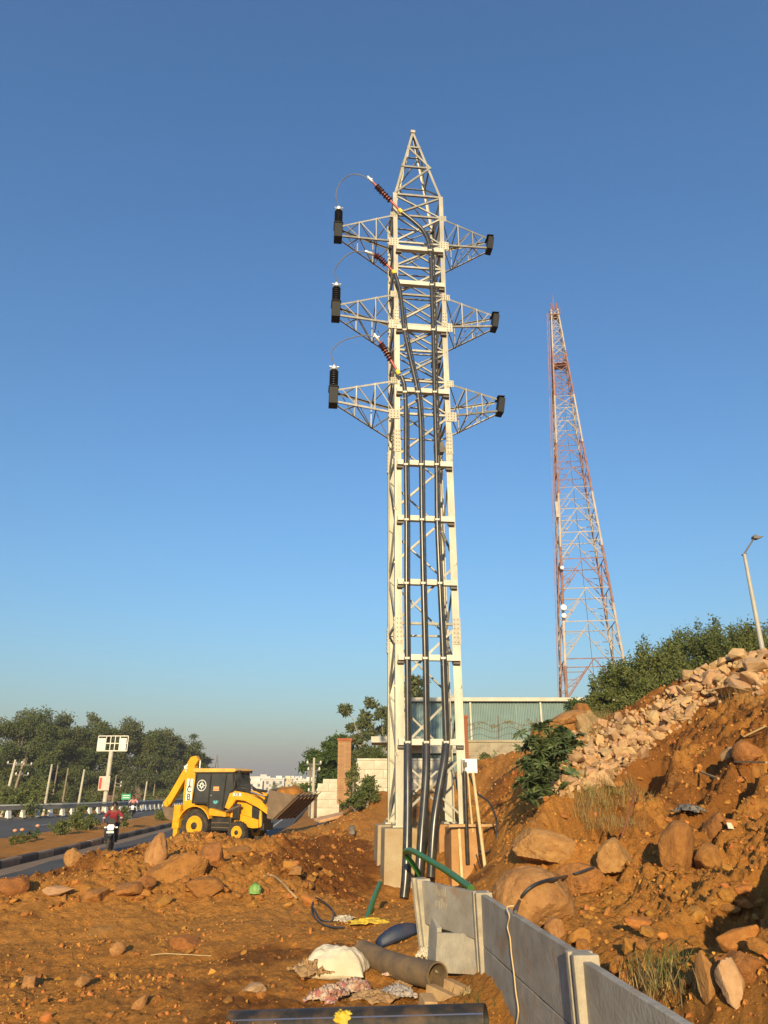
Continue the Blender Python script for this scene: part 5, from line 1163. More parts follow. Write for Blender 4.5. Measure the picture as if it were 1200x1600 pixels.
def rider(loc, rz, label, shirt):
    pts = {'pelvis': ((0, .22, .90), (.15, .12)), 'waist': ((0, .18, 1.04), (.14, .10)), 'chest': ((0, .08, 1.26), (.17, .12)), 'neck0': ((0, .02, 1.42), (.07, .07)), 'neck': ((0, -.01, 1.50), (.055, .055)), 'jaw': ((0, -.045, 1.555), (.07, .08)), 'head': ((0, -.03, 1.63), (.088, .10)), 'crown': ((0, -.015, 1.71), (.065, .075)), 'nose': ((0, -.135, 1.60), (.018, .02))}
    ed = [('pelvis', 'waist'), ('waist', 'chest'), ('chest', 'neck0'), ('neck0', 'neck'), ('neck', 'jaw'), ('jaw', 'head'), ('head', 'crown'), ('head', 'nose')]
    for s_, x in (('l', -1), ('r', 1)):
        pts.update({s_ + 'sh': ((x * .21, .04, 1.36), (.068, .068)), s_ + 'el': ((x * .36, -.10, 1.14), (.048, .048)), s_ + 'wr': ((x * .325, -.275, 1.05), (.03, .03)), s_ + 'pa': ((x * .315, -.335, 1.05), (.035, .022)),
                    s_ + 'hip': ((x * .11, .16, .86), (.10, .10)), s_ + 'kn': ((x * .20, -.22, .70), (.065, .065)), s_ + 'an': ((x * .19, .02, .38), (.04, .04)), s_ + 'toe': ((x * .20, -.16, .33), (.035, .03)), s_ + 'th': ((x * .285, -.345, 1.025), .011)})
        ed += [('neck0', s_ + 'sh'), (s_ + 'sh', s_ + 'el'), (s_ + 'el', s_ + 'wr'), (s_ + 'wr', s_ + 'pa'), (s_ + 'pa', s_ + 'th'), ('pelvis', s_ + 'hip'), (s_ + 'hip', s_ + 'kn'), (s_ + 'kn', s_ + 'an'), (s_ + 'an', s_ + 'toe')]
        for k in range(4):
            dx = (k - 1.5) * .02; L_ = (.9, 1, .95, .75)[k]
            pts[s_ + 'f%d' % k] = ((x * (.315 + dx), -.375 * 1 - .01 * L_, 1.045), .010); pts[s_ + 'g%d' % k] = ((x * (.315 + dx), -.375, 1.045 - .04 * L_), .009); ed += [(s_ + 'pa', s_ + 'f%d' % k), (s_ + 'f%d' % k, s_ + 'g%d' % k)]
    body = skinned('person', pts, ed, 'skin'); body.location = loc; body.rotation_euler = (0, 0, rz); tag(body, label, 'person', 'motorcycle riders')
    grow = 1.14
    def sub_(keys, edges, g): return {k: (pts[k][0], tuple(r * g for r in (pts[k][1] if isinstance(pts[k][1], tuple) else (pts[k][1],) * 2))) for k in keys}, edges
    a, e = sub_(['waist', 'pelvis', 'chest', 'neck0', 'lsh', 'lel', 'rsh', 'rel'], [('waist', 'pelvis'), ('waist', 'chest'), ('chest', 'neck0'), ('neck0', 'lsh'), ('lsh', 'lel'), ('neck0', 'rsh'), ('rsh', 'rel')], 1.22); skinned('shirt', a, e, shirt, body)
    a, e = sub_(['pelvis', 'lhip', 'lkn', 'lan', 'rhip', 'rkn', 'ran'], [('pelvis', 'lhip'), ('lhip', 'lkn'), ('lkn', 'lan'), ('pelvis', 'rhip'), ('rhip', 'rkn'), ('rkn', 'ran')], 1.2); skinned('trousers', a, e, 'trousers', body)
    for s_ in 'lr':
        a, e = sub_([s_ + 'an', s_ + 'toe'], [(s_ + 'an', s_ + 'toe')], 1.3); skinned('shoe', a, e, 'bike_black', body)
    v, f = ico(3); v = v.copy(); v = v[:, :] ; hm = v * np.array([.098, .112, .10]) + np.array([0, -.012, 1.665]); keep = [q for q in f if np.mean(v[q][:, 2]) > -.05 or np.mean(v[q][:, 1]) > .25]
    link('hair', npmesh('hair', hm, np.array(keep), True), 'hair', body)
    eyes = MB()
    for x in (-.033, .033): MB().lathe([(.004, -.004), (.012, 0), (.004, .004)], 8, Matrix.Translation((x, -.125, 1.635)) @ Matrix.Rotation(R(90), 4, 'X')).build('eye', 'hair', body)
    MB().box((0, -.122, 1.56), (.04, .008, .008)).build('mouth', 'term_shed', body)
    return body
m1 = G(163, 1330, 0); rz1 = R(14)
motorcycle(m1 + V(0, .55, float(road_z(m1.y)) + .005), rz1, 'black motorcycle with white headlight coming along the near lane')
rider(m1 + V(0, .55, float(road_z(m1.y)) + .005), rz1, 'motorcyclist in dark red shirt riding along the near lane', 'shirt_red')
m2 = V(-20.9, 64, float(road_z(64)) + .005)
motorcycle(m2, R(16), 'distant motorcycle on the far lanes beyond the median')
rider(m2, R(16), 'distant rider in pink and white on the far lanes', 'shirt_pink')
# ================================================================== trees and plants
def leaves(centres, radii, n, size, rs, shell=.55, droop=0.0, aspect=.5):
    """n leaf faces spread through the clumps; returns verts and quads"""
    w_ = np.array([r[0] * r[1] * r[2] for r in radii]) ** .7; idx = rs.choice(len(centres), n, p=w_ / w_.sum())
    d = rs.normal(size=(n, 3)); d /= np.linalg.norm(d, axis=1)[:, None]; rr = (shell + (1 - shell) * rs.rand(n)) * np.where(rs.rand(n) < .12, rs.uniform(1, 1.5, n), rs.uniform(.8, 1.08, n))
    c = np.array(centres)[idx] + d * rr[:, None] * np.array(radii)[idx]
    a = rs.normal(size=(n, 3)) + d * .5; a[:, 2] -= droop; a /= np.linalg.norm(a, axis=1)[:, None]
    b = np.cross(a, rs.normal(size=(n, 3))); b /= np.linalg.norm(b, axis=1)[:, None]
    s = size * rs.uniform(.55, 1.35, n)[:, None]; nn = np.cross(a, b) * s * .18
    v = np.stack([c, c + a * s * .5 + b * s * aspect * .5 + nn, c + a * s, c + a * s * .5 - b * s * aspect * .5 + nn], 1).reshape(-1, 3)
    return v, np.arange(n * 4).reshape(-1, 4)
def tree(loc, h, wd, label, leafmat, n, size, seed, bark='bark', cat='tree', group=None, trunk=.35, name='tree', shape='round', droop=.2, lean=0):
    rs = np.random.RandomState(seed); o = empty(name, loc, 0, label, cat, group); z0 = h * trunk
    tr = MB(); top = V(lean * h, 0, h * .86); tp = bez([(0, 0, -.3), (rs.normal() * .02 * h, rs.normal() * .02 * h, h * .3), (lean * h * .5 + rs.normal() * .03 * h, rs.normal() * .03 * h, h * .6), top], 12)
    r0 = .014 * h + .05; tr.tube(tp, [r0 * (1 - .85 * i / (len(tp) - 1)) for i in range(len(tp))], 8)
    tr.build('trunk', bark, o, 50)
    cs, rd = [], []; nb = 9 if shape == 'round' else 11
    for k in range(nb):
        t = (k + .5) / nb; z = z0 + (h - z0) * (.12 + .80 * t); prof = {'round': math.sin(math.pi * (.18 + .72 * t)) ** .8, 'tall': .75 * math.sin(math.pi * (.2 + .66 * t)) ** .6, 'euc': .45 + .45 * rs.rand()}[shape]
        a = k * 2.4 + rs.rand(); R_ = wd * prof * rs.uniform(.35, .75); p = (lean * z + math.cos(a) * R_, math.sin(a) * R_ * .9, z)
        base = tp[min(len(tp) - 1, int(len(tp) * max(.2, (z / h) * .75)))]
        MB().tube(bez([base, base.lerp(Vector(p), .5) + V(0, 0, .04 * h), p], 8), [r0 * .35 * (1 - .8 * i / 8) for i in range(len(bez([base, base.lerp(Vector(p), .5), p], 8)))], 6).build('limb', bark, o, 50)
        sub = 4 if shape != 'euc' else 3
        for j in range(sub):
            q = rs.normal(size=3) * np.array([.28, .28, .17]) * wd * (.9 if shape != 'euc' else .5); rr = wd * rs.uniform(.16, .34) * (1 if shape != 'euc' else .8)
            cs.append(np.array(p) + q); rd.append((rr, rr, rr * rs.uniform(.6, .85)))
    if name == 'shrub' and h > 1.5:      # wispy shoots standing out of the top
        for k in range(26):
            a = rs.rand() * 6.28; q = wd * .85 * math.sqrt(rs.rand()); cs.append(np.array([math.cos(a) * q, math.sin(a) * q, h * (1.0 - .42 * (q / wd) ** 2) + rs.uniform(-.05, .3)])); rd.append((.16, .16, rs.uniform(.3, .6)))
    v, f = leaves(cs, rd, n, size, rs, .35, droop); link('crown', npmesh('crown', v, f), leafmat, o); return o
def at_px(px, py, Y, z=None):
    p = P(px, py, Y); p.z = h1(p.x, p.y) - .05 if z is None else z; return p
# the row of tall trees beyond the far barrier
row = [(8, 1116, 112, 6.6, 'tall', 'dark tree at the far left end of the roadside row'), (48, 1110, 116, 6.6, 'tall', 'broad tall tree second from the left of the roadside row'), (100, 1127, 118, 5.6, 'tall', 'rounded tree left of the billboard mast'),
       (128, 1121, 122, 5.2, 'tall', 'tree with a thin top shoot just left of the billboard'), (160, 1132, 120, 4.8, 'tall', 'tree directly behind the billboard panel'), (192, 1128, 122, 5.4, 'tall', 'tall tree just right of the billboard panel'),
       (222, 1140, 124, 5.0, 'tall', 'tree behind the green road sign'), (250, 1143, 128, 5.2, 'tall', 'tree left of the digger boom in the roadside row'), (276, 1152, 134, 4.9, 'tall', 'tree right behind the digger boom'), (296, 1172, 146, 4.4, 'tall', 'lowest tree at the right end of the roadside row'), (30, 1150, 106, 5.2, 'round', 'lower leafy tree before the left end of the row')]
for i, (px, py, Y, wd, sh, lab) in enumerate(row):
    b = at_px(px, 1250, Y); h = P(px, py, Y).z - b.z
    tree(b, h, wd, lab, ('leaf_dark', 'leaf_euc')[i % 2], 16000, .36, 500 + i, 'bark', 'tree', 'trees beyond the far lanes', .10, 'roadside_tree', sh, .35)
for i, (px, py, Y, wd, lab) in enumerate([(20, 1222, 63, 2.6, 'low feathery bush behind the barrier at the far left'), (55, 1224, 84, 3.0, 'low feathery bush under the second roadside tree'), (100, 1232, 100, 2.8, 'low bush left of the billboard mast foot'), (205, 1238, 104, 2.6, 'low bush beside the green road sign'), (145, 1236, 102, 2.6, 'low bush just left of the billboard mast foot'), (262, 1236, 110, 3.0, 'low bush behind the digger bucket')]):
    b = at_px(px, 1250, Y); h = P(px, py, Y).z - b.z; tree(b, h, wd, lab, 'leaf_feather', 3200, .26, 540 + i, 'bark', 'bush', 'bushes behind the barrier', .05, 'bush', 'round')
# trees beyond the walls
def t2(px, py, Y, wd, lab, mat, n, size, seed, sh, tk=.2, bark='bark', nm='tree', z=None, cat='tree', lean=0):
    b = at_px(px, 1240, Y, z); tree(b, P(px, py, Y).z - b.z, wd, lab, mat, n, size, seed, bark, cat, None, tk, nm, sh, .3, lean)
t2(515, 1148, 66, 2.6, 'dense green tree left of the brick pillar', 'leaf_mid', 9000, .28, 601, 'round', .12)
t2(545, 1155, 72, 2.4, 'dense tree right behind the brick pillar', 'leaf_mid', 7000, .28, 602, 'round', .12)
t2(563, 1084, 62, 2.0, 'tall airy gum tree rising behind the brick pillar', 'leaf_euc', 3600, .30, 603, 'euc', .30, 'bark_pale')
t2(604, 1098, 66, 1.5, 'slim gum tree partly behind the tower left legs', 'leaf_euc', 2600, .30, 604, 'euc', .30, 'bark_pale')
t2(585, 1160, 58, 2.2, 'low green tree behind the cream compound wall', 'leaf_dark', 5000, .26, 605, 'round', .1)
t2(648, 1050, 58, 2.4, 'tree crown seen above the shed roof through the tower', 'leaf_euc', 4600, .30, 606, 'euc', .4, 'bark_pale')
# shrubs on the slope below the mast
for i, (px, py, Y, wd, lab) in enumerate([(980, 1056, 27, 1.5, 'leftmost green shrub above the rubble, beside the boulders'), (1022, 1030, 26.5, 1.7, 'green shrub in front of the mast foot'), (1070, 1000, 27.5, 2.0, 'tall wispy shrub left of the rubble crest'), (1120, 984, 28, 2.1, 'tallest wispy shrub behind the rubble crest'), (1170, 992, 28, 2.0, 'wispy shrub left of the street lamp'), (1215, 992, 29, 2.1, 'wispy shrub right of the street lamp'), (1145, 990, 27, 1.9, 'wispy shrub between the tallest one and the street lamp'), (1195, 1002, 26, 1.7, 'leafy shrub right behind the street lamp post'), (1030, 1072, 24, 1.3, 'low shrub tight against the rubble bank'), (940, 1090, 25.5, .9, 'small shrub between boulders and taller shrubs')]):
    b = at_px(px, 1120, Y); h = max(1.2, P(px, py, Y).z - b.z); tree(b, h, wd, lab, 'leaf_feather', 12000, .105, 620 + i, 'bark', 'shrub', 'shrubs above the rubble', .02, 'shrub', 'round', .1)
t2(913, 1090, 30, .75, 'small round bright bush against the green shed', 'leaf_mid', 2500, .11, 640, 'round', .1, nm='bush', z=3.9, cat='bush')
t2(574, 1216, 26.5, .48, 'dark bush on the soil bank beside the brick pillar', 'leaf_dark', 1500, .10, 641, 'round', .05, nm='bush', z=1.75, cat='bush')
t2(557, 1236, 26, .42, 'low dark bush at the foot of the brick pillar', 'leaf_dark', 1000, .10, 642, 'round', .05, nm='bush', z=1.5, cat='bush')
t2(553, 1192, 31.8, .34, 'dry creeper clump clinging beside the brick pillar', 'leaf_feather', 600, .10, 643, 'round', .05, nm='creeper', z=2.0, cat='plant')
t2(763, 1180, 29, .45, 'small weed against the concrete block wall', 'leaf_feather', 500, .10, 644, 'round', .05, nm='weed', z=3.0, cat='plant')

# castor plant: single large lobed leaves on stems
def castor_leaf():
    n = 8; vs = [(0, 0, 0)]; out = []
    for i in range(n):
        a = R(-150 + 300 * i / (n - 1)); L_ = 1.0 - .35 * abs(i - 3.5) / 3.5; out.append((a, L_))
    ring = []
    for i, (a, L_) in enumerate(out):
        w_ = R(15); ring += [(a - w_, .62 * L_, .05), (a, L_, -.12), (a + w_, .62 * L_, .05)]
        if i < n - 1: ring.append(((a + out[i + 1][0]) / 2, .34, .03))
    for a, r, z in ring: vs.append((math.sin(a) * r, math.cos(a) * r, z - .10 * r * r))
    me = MB().add(vs, [(0, i, i + 1) for i in range(1, len(vs) - 1)]).mesh('leaf', None, False); me.materials.append(MATS['leaf_castor']); return me
cl = castor_leaf()
def castor(base, h, n, label, seed, spread=.5, ls=.26):
    o = empty('castor_plant', base, 0, label, 'plant'); rs = random.Random(seed)
    stems = [bez([(0, 0, -.1), (rs.uniform(-.15, .15), rs.uniform(-.15, .1), h * .5), (rs.uniform(-spread, spread), rs.uniform(-.5, .2) * spread, h * rs.uniform(.6, 1))], 10) for i in range(6)]
    for s_ in stems: MB().tube(s_, [.03 - .02 * i / len(s_) for i in range(len(s_))], 6).build('stem', 'leaf_feather', o, 50)
    for i in range(n):
        s_ = stems[i % 6]; p = s_[rs.randrange(3, len(s_))]; a = rs.uniform(0, 6.28); r = rs.uniform(.12, .42)
        q = p + V(math.cos(a) * r, math.sin(a) * r * .8 - .1, rs.uniform(-.05, .2))
        lf = link('leaf', cl, None, o, q); k = ls * rs.uniform(.6, 1.15); lf.scale = (k, k, k); lf.rotation_euler = (rs.uniform(.1, .9), rs.uniform(-.5, .5), rs.uniform(-3.1, 3.1) if rs.random() < .4 else rs.uniform(2.2, 4.1))
    return o
cbp = P(855, 1262, 13.4); cbp.z = h1(cbp.x, cbp.y); castor(cbp, 1.6, 88, 'tall dark large-leaved castor plant between the soil heap and the rubble', 1, .30, .24)
q = P(845, 1245, 13.0); q.z = h1(q.x, q.y); castor(q, .55, 40, 'low castor plant with broad leaves at the foot of the tall one', 2, .4, .24)
# grass and weeds
def tufts(name, spots, n, hgt, rs, mat, label, rad=.25):
    vs, fs = [], []; k = 0
    for (x, y, z) in spots:
        for i in range(n):
            a = rs.uniform(0, 6.28); r = rad * math.sqrt(rs.rand()); bx_, by_ = x + math.cos(a) * r, y + math.sin(a) * r; hh = hgt * rs.uniform(.4, 1.2); l_ = rs.normal(size=2) * hh * .33; w_ = rs.uniform(.0012, .0032); t = rs.uniform(0, 3.14); dx, dy = math.cos(t) * w_, math.sin(t) * w_; bz = z - .02
            mx, my, mz = bx_ + l_[0] * .45, by_ + l_[1] * .45, bz + hh * .62; e = .25
            vs += [(bx_ - dx, by_ - dy, bz), (bx_ + dx, by_ + dy, bz), (mx + dx * .8, my + dy * .8, mz), (mx - dx * .8, my - dy * .8, mz), (bx_ + l_[0] + dx * e, by_ + l_[1] + dy * e, bz + hh), (bx_ + l_[0] - dx * e, by_ + l_[1] - dy * e, bz + hh)]; fs += [(k, k + 1, k + 2, k + 3), (k + 3, k + 2, k + 4, k + 5)]; k += 6
    return tag(link(name, npmesh(name, np.array(vs), np.array(fs)), mat), label, 'grass', kind='stuff')
rs = np.random.RandomState(77)
def spots(box, n, lo=3):
    x, y, z, ok = hits(rs.uniform(box[0], box[1], n), rs.uniform(box[2], box[3], n), lo); return [(x[i], y[i], z[i]) for i in range(n) if ok[i]]
tufts('dry_grass', spots((900, 1000, 1225, 1300), 46), 60, .18, rs, 'leaf_dry', 'dry straw-coloured grass hanging on the slope edge')
tufts('dry_grass', spots((1030, 1090, 1510, 1560), 8), 45, .12, rs, 'leaf_dry', 'dry grass tuft behind the fence top')
tufts('green_grass', spots((890, 960, 1205, 1262), 22) + spots((1020, 1075, 1500, 1545), 6), 36, .12, rs, 'grass', 'green grass blades among the dry tufts')
tufts('green_grass', spots((730, 770, 1540, 1575), 4), 25, .06, rs, 'grass', 'green weeds at the fence foot')
tufts('dry_grass', spots((900, 960, 1120, 1150), 16, 14), 50, .3, rs, 'leaf_dry', 'dry grass round the big boulders', .5)
tufts('dry_grass', spots((1120, 1200, 1080, 1110), 10, 10), 14, .32, rs, 'leaf_dry', 'dry stalks under the upper rubble', .3)
# median planting
mp = [(110, 1300, .85, 'leaf_feather', 'leafy shrub on the median left of the near motorcyclist'), (138, 1300, .75, 'leaf_feather', 'leafy shrub on the median hidden behind the near motorcyclist'), (92, 1306, .6, 'leaf_feather', 'low shrub at the left of the median shrubs'), (120, 1298, 1.4, 'leaf_feather', 'tallest thin shrub of the median planting'), (190, 1296, 1.15, 'leaf_feather', 'thin upright shrub right of the near motorcyclist'), (250, 1281, .7, 'leaf_feather', 'low shrub near the digger bucket on the median')]
for i, (px, py, h, mt, lab) in enumerate(mp):
    b = G(px, py, 0); b.z = h1(b.x, b.y); tree(b, h, .45 if h < 1 else .38, lab, mt, 700, .13, 700 + i, 'bark', 'shrub', 'median shrubs', .05, 'shrub', 'round', .1)
for i, (px, py) in enumerate([(20, 1318), (31, 1318), (55, 1314), (44, 1316)]):
    b = G(px, py, .1); b.z = h1(b.x, b.y); o = empty('flower_plant', b, 0, ('small flowering plant with pale blossom, leftmost on the median', 'small flowering plant second from the left on the median', 'small flowering plant nearest the median shrubs', 'small leafy plant between the median flowers')[i], 'flower')
    rs2 = np.random.RandomState(i); v, f = leaves([np.array([0, 0, .22])], [(.16, .16, .2)], 70, .11, rs2); link('foliage', npmesh('foliage', v, f), 'leaf_mid', o)
    MB().tube([(0, 0, 0), (.01, 0, .52)], .008, 6).build('stem', 'leaf_mid', o)
    if i < 3:
        v, f = ico(2); link('blossom', npmesh('blossom', v * np.array([.085, .085, .065]) * (1 + .2 * np.sin(v[:, :1] * 7)) + np.array([0.01, 0, .55]), f, True), 'flower', o)

# ================================================================== shed, walls, pillar
SY = 45.0
sx0, sx1 = P(629, 1120, SY).x, P(985, 1120, SY).x; sz1, sz0 = zat(1096, SY), .5
shed = empty('shed', V((sx0 + sx1) / 2, SY, sz0), 0, 'long shed clad in blue-green corrugated sheet with a cream eave', 'building')
bw = (sx1 - sx0) / 4
for k in range(4):
    n = int(bw / .05); vs = []; fs = []
    for i in range(n + 1):
        x = sx0 + k * bw + bw * i / n; ph = (i % 4); dy = (.0, .0, -.045, -.045)[ph]
        vs += [(x, SY + dy, sz0), (x, SY + dy, sz1)]
    for i in range(n): fs.append((2 * i, 2 * i + 2, 2 * i + 3, 2 * i + 1))
    MB().add(vs, fs).build('wall_sheet', 'shed_sheet', shed, world=True)
MB().box(((sx0 + sx1) / 2, SY + 6, (sz0 + sz1) / 2), (sx1 - sx0 - .1, 11.8, sz1 - sz0)).build('wall', 'shed_sheet', shed, world=True)
MB().prism([(SY - .35, sz1 - .02), (SY - .35, sz1 + .20), (SY + 6, sz1 + .7), (SY + 12.3, sz1 + .20), (SY + 12.3, sz1 - .02)], sx0 - .3, sx1 + .3, ax='x').build('roof', 'shed_trim', shed, world=True)
for px in (735, 845):
    x = P(px, 1120, SY).x; MB().box((x, SY - .12, (sz0 + sz1) / 2), (.11, .1, sz1 - sz0)).build('drainpipe', 'shed_trim', shed, world=True)
MB().box((sx0 + .05, SY - .1, (sz0 + sz1) / 2), (.3, .25, sz1 - sz0)).build('corner_post', 'shed_trim', shed, world=True)
za = zat(1160, SY - 3)
cp_ = MB().box((sx0 - .2, SY - 1.8, za + .14), (3.3, 3.2, .32)).build('canopy', 'shed_trim', shed, world=True)
MB().box((sx0 + 2.6, SY - .25, zat(1167, SY)), (5.5, .3, .75)).build('cream_band', 'shed_trim', shed, world=True)

def blockwall(name, x0, x1, Y, z0, z1, label, mat='plaster', bl=.9, bh_=.42, t=.24):
    o = empty(name, V((x0 + x1) / 2, Y, z0), 0, label, 'wall'); nr_ = max(1, round((z1 - z0) / bh_)); hh = (z1 - z0) / nr_; n = max(1, round((x1 - x0) / bl)); ww = (x1 - x0) / n
    MB().box(((x0 + x1) / 2, Y + .012, (z0 + z1) / 2), (x1 - x0 - .02, t - .03, z1 - z0 - .02)).build('mortar_core', 'mortar', o, world=True)
    me = MB().box((0, 0, 0), (ww - .018, t, hh - .018)).mesh('block'); me.materials.append(MATS[mat]); mh = MB().box((0, 0, 0), (ww / 2 - .018, t, hh - .018)).mesh('block'); mh.materials.append(MATS[mat])
    for r in range(nr_):
        if r % 2 == 0: xs = [(x0 + (i + .5) * ww, me) for i in range(n)]
        else: xs = [(x0 + ww * .25, mh)] + [(x0 + (i + 1) * ww, me) for i in range(n - 1)] + [(x1 - ww * .25, mh)]
        for x, q in xs: link('block', q, None, o, V(x, Y + random.uniform(-.008, .008), z0 + (r + .5) * hh) - o.location)
    return o
def span(pa, pb, Y): return P(pa, 1180, Y).x, P(pb, 1180, Y).x
x0, x1 = span(716, 850, 33.5); w1 = blockwall('compound_wall', x0, x1, 33.5, 1.6, zat(1160, 33.5), 'weathered grey block wall topped with barbed wire, before the shed')
MB().box(((x0 + x1) / 2, 33.5, zat(1160, 33.5) + .05), (x1 - x0 + .1, .34, .1)).build('coping', 'plaster', w1, world=True)
x0, x1 = span(556, 700, 35); w2 = blockwall('compound_wall', x0, x1, 35, .6, zat(1188, 35), 'cream compound wall between brick pillar and tower', 'plaster_white')
MB().box(((x0 + x1) / 2, 35, zat(1188, 35) + .04), (x1 - x0 + .1, .32, .08)).build('coping', 'plaster_white', w2, world=True)
x0, x1 = span(498, 532, 40); blockwall('compound_wall', x0, x1, 40, 0, zat(1224, 40), 'pale broken end of wall left of the brick pillar', 'plaster_white')
x0, x1 = span(506, 528, 40.6); blockwall('compound_wall', x0, x1, 40.6, 0, zat(1217, 40.6), 'short white wall piece behind the broken wall end', 'plaster_white')
# barbed wire
bw_ = empty('barbed_wire_fence', P(779, 1155, 33.4), 0, 'rusty barbed wire strung on thin posts above the grey block wall', 'fence')
for px, t_ in ((779, 1118), (722, 1126), (838, 1122)): MB().bar(P(px, 1156, 33.45), P(px, t_, 33.45), .05, .05).build('post', 'steel_dark', bw_, world=True)
for a in (1128, 1137, 1147): MB().tube(bez([P(700 + i * 24, a + (6 if i % 2 else -1) + (2 - i * .5), 33.42) for i in range(7)], 36), .012, 5).build('wire', 'steel_dark', bw_, world=True)
v, f = leaves([np.array(P(735 + i * 9, 1132 + 5 * math.sin(i * 1.7), 33.4)) for i in range(12)], [(.22, .06, .10)] * 12, 260, .09, np.random.RandomState(4)); v = v - np.array(wloc(bw_)); link('creeper', npmesh('creeper', v, f), 'leaf_dry', bw_)
# brick pillars
def pillar(px0, px1, pt, pb, Y, label, mat, ntop=4, z0=None):
    x0, x1 = P(px0, pb, Y).x, P(px1, pb, Y).x; w_ = x1 - x0; z1 = zat(pt, Y); z0 = z0 if z0 is not None else zat(pb, Y) - .3; o = empty('brick_pillar', V((x0 + x1) / 2, Y, z0), 0, label, 'pillar')
    MB().box(((x0 + x1) / 2, Y, (z0 + z1) / 2), (w_ - .03, w_ - .03, z1 - z0 - .02)).build('mortar_core', 'mortar', o, world=True)
    nr_ = int((z1 - z0) / .085); hh = (z1 - z0) / nr_; L_ = w_ / 2; me = MB().box((0, 0, 0), (L_ - .012, .11, hh - .012)).mesh('brick'); me.materials.append(MATS[mat]); m2_ = MB().box((0, 0, 0), (.11, L_ - .012, hh - .012)).mesh('brick'); m2_.materials.append(MATS[mat])
    for r in range(nr_):
        z = (r + .5) * hh
        for i in (-1, 1):
            link('brick', me, None, o, (i * L_ / 2, -w_ / 2 + .05, z)); link('brick', m2_, None, o, (-w_ / 2 + .05, i * L_ / 2, z)) if (r % 2) else None
    MB().box((0, 0, z1 - z0 + .05), (w_ + .08, w_ + .08, .11)).build('cap', 'brick_red', o, bevel=.01); return o
pillar(527, 548, 1158, 1245, 32.5, 'tall narrow brick pillar standing alone left of the tower', 'brick_orange')
pillar(717, 732, 1122, 1182, 33.0, 'red brick column rising beside the right tower leg', 'brick_red', z0=2.0)

# ================================================================== red and white telecom mast
MY = 78.0; mc = P(928, 1090, MY); MZ0 = .6; MZ1 = zat(486, MY)
mast = empty('telecom_mast', V(mc.x, MY, MZ0), R(-8), 'tall red and white tapering lattice mast behind the shed', 'mast')
MH = MZ1 - MZ0; hb = 3.75
def mh_(z): t = z / MH; return hb * (1 - t) + .42 * t
def mcor(i, z): h = mh_(z); return V((-1, 1, 1, -1)[i] * h, (-1, -1, 1, 1)[i] * h, z)
lev = [0.0]; 
while lev[-1] < MH - 1.2: lev.append(lev[-1] + max(1.5, mh_(lev[-1]) * 1.35))
lev[-1] = MH
nb_ = 9
for i in range(4):
    for b in range(nb_):
        z0, z1 = MH * b / nb_, MH * (b + 1) / nb_; MB().tube([mcor(i, z0), mcor(i, z1)], .17 - .09 * b / nb_, 8).build('leg', 'tower_white' if b % 2 == 0 else 'tower_red', mast, 40)
for k in range(len(lev) - 1):
    z0, z1 = lev[k], lev[k + 1]; zm = (z0 + z1) / 2; mt = 'tower_white' if int(zm / MH * nb_) % 2 == 0 else 'tower_red'; r_ = .055 if z0 < MH * .5 else .04
    for i in range(4):
        a0, a1, b0, b1 = mcor(i, z0), mcor(i, z1), mcor((i + 1) % 4, z0), mcor((i + 1) % 4, z1); mid = (a1 + b1) / 2
        MB().tube([a1, b1], r_, 5).build('girt', mt, mast)
        if z0 < MH * .72:
            for a_, a1_ in ((a0, a1), (b0, b1)):
                MB().tube([a_, mid], r_, 5).build('brace', mt, mast)
                for t in (.35, .68):
                    MB().tube([a_.lerp(mid, t), a_.lerp(a1_, t)], r_ * .7, 5).build('strut', mt, mast)
                MB().tube([a_.lerp(mid, .68), a_.lerp(a1_, .35)], r_ * .7, 5).build('strut', mt, mast)
        else:
            MB().tube([a0, b1], r_, 5).build('brace', mt, mast); MB().tube([b0, a1], r_, 5).build('brace', mt, mast)
for z, s_ in ((MH * .985, .75), (MH * .86, .95)):
    pf = MB().box((0, 0, z), (s_ * 1.7, s_ * 1.7, .1)).build('platform', 'tower_red', mast)
    for i in range(4):
        for zz in (.5, .95): MB().tube([V((-1, 1, 1, -1)[i] * s_ * .85, (-1, -1, 1, 1)[i] * s_ * .85, z + zz), V((-1, 1, 1, -1)[(i + 1) % 4] * s_ * .85, (-1, -1, 1, 1)[(i + 1) % 4] * s_ * .85, z + zz)], .03, 5).build('handrail', 'tower_red', pf)
        MB().tube([V((-1, 1, 1, -1)[i] * s_ * .85, (-1, -1, 1, 1)[i] * s_ * .85, z), V((-1, 1, 1, -1)[i] * s_ * .85, (-1, -1, 1, 1)[i] * s_ * .85, z + .97)], .035, 5).build('handrail_post', 'tower_red', pf)
MB().tube([(0, 0, MH), (0, 0, MH + 2.6)], [.06, .02], 6).build('lightning_rod', 'tower_red', mast)
for s_ in (-1, 1): MB().box((s_ * .3, -.3, MH + .5), (.22, .15, 1.0)).build('panel_antenna', 'rust', mast, bevel=.02)
for i, (sd, z, r_) in enumerate(((0, MH * .325, .32), (0, MH * .31, .26), (0, MH * .40, .2))):
    c = mcor(sd, z) + V(0, -.45, 0); MB().lathe([(.05, 0), (r_, .14), (r_, .3), (r_ * .9, .34)], 16, Matrix.Translation(c) @ Matrix.Rotation(R(90), 4, 'X')).build('dish_antenna', 'decal_white', mast, 40)
for sd, z in ((0, MH * .52),): MB().box(mcor(sd, z) + V(-.25 if sd == 0 else .25, -.2, 0), (.35, .2, 1.9)).build('panel_antenna', 'tower_white', mast, bevel=.02)
la = MB().tube([mcor(0, 0) + V(-.5, 0, 0), mcor(0, MH * .99) + V(-.3, 0, 0)], .04, 5).build('ladder', 'tower_red', mast)
MB().tube([mcor(0, 0) + V(-.9, 0, 0), mcor(0, MH * .99) + V(-.55, 0, 0)], .04, 5).build('stile', 'tower_red', la)
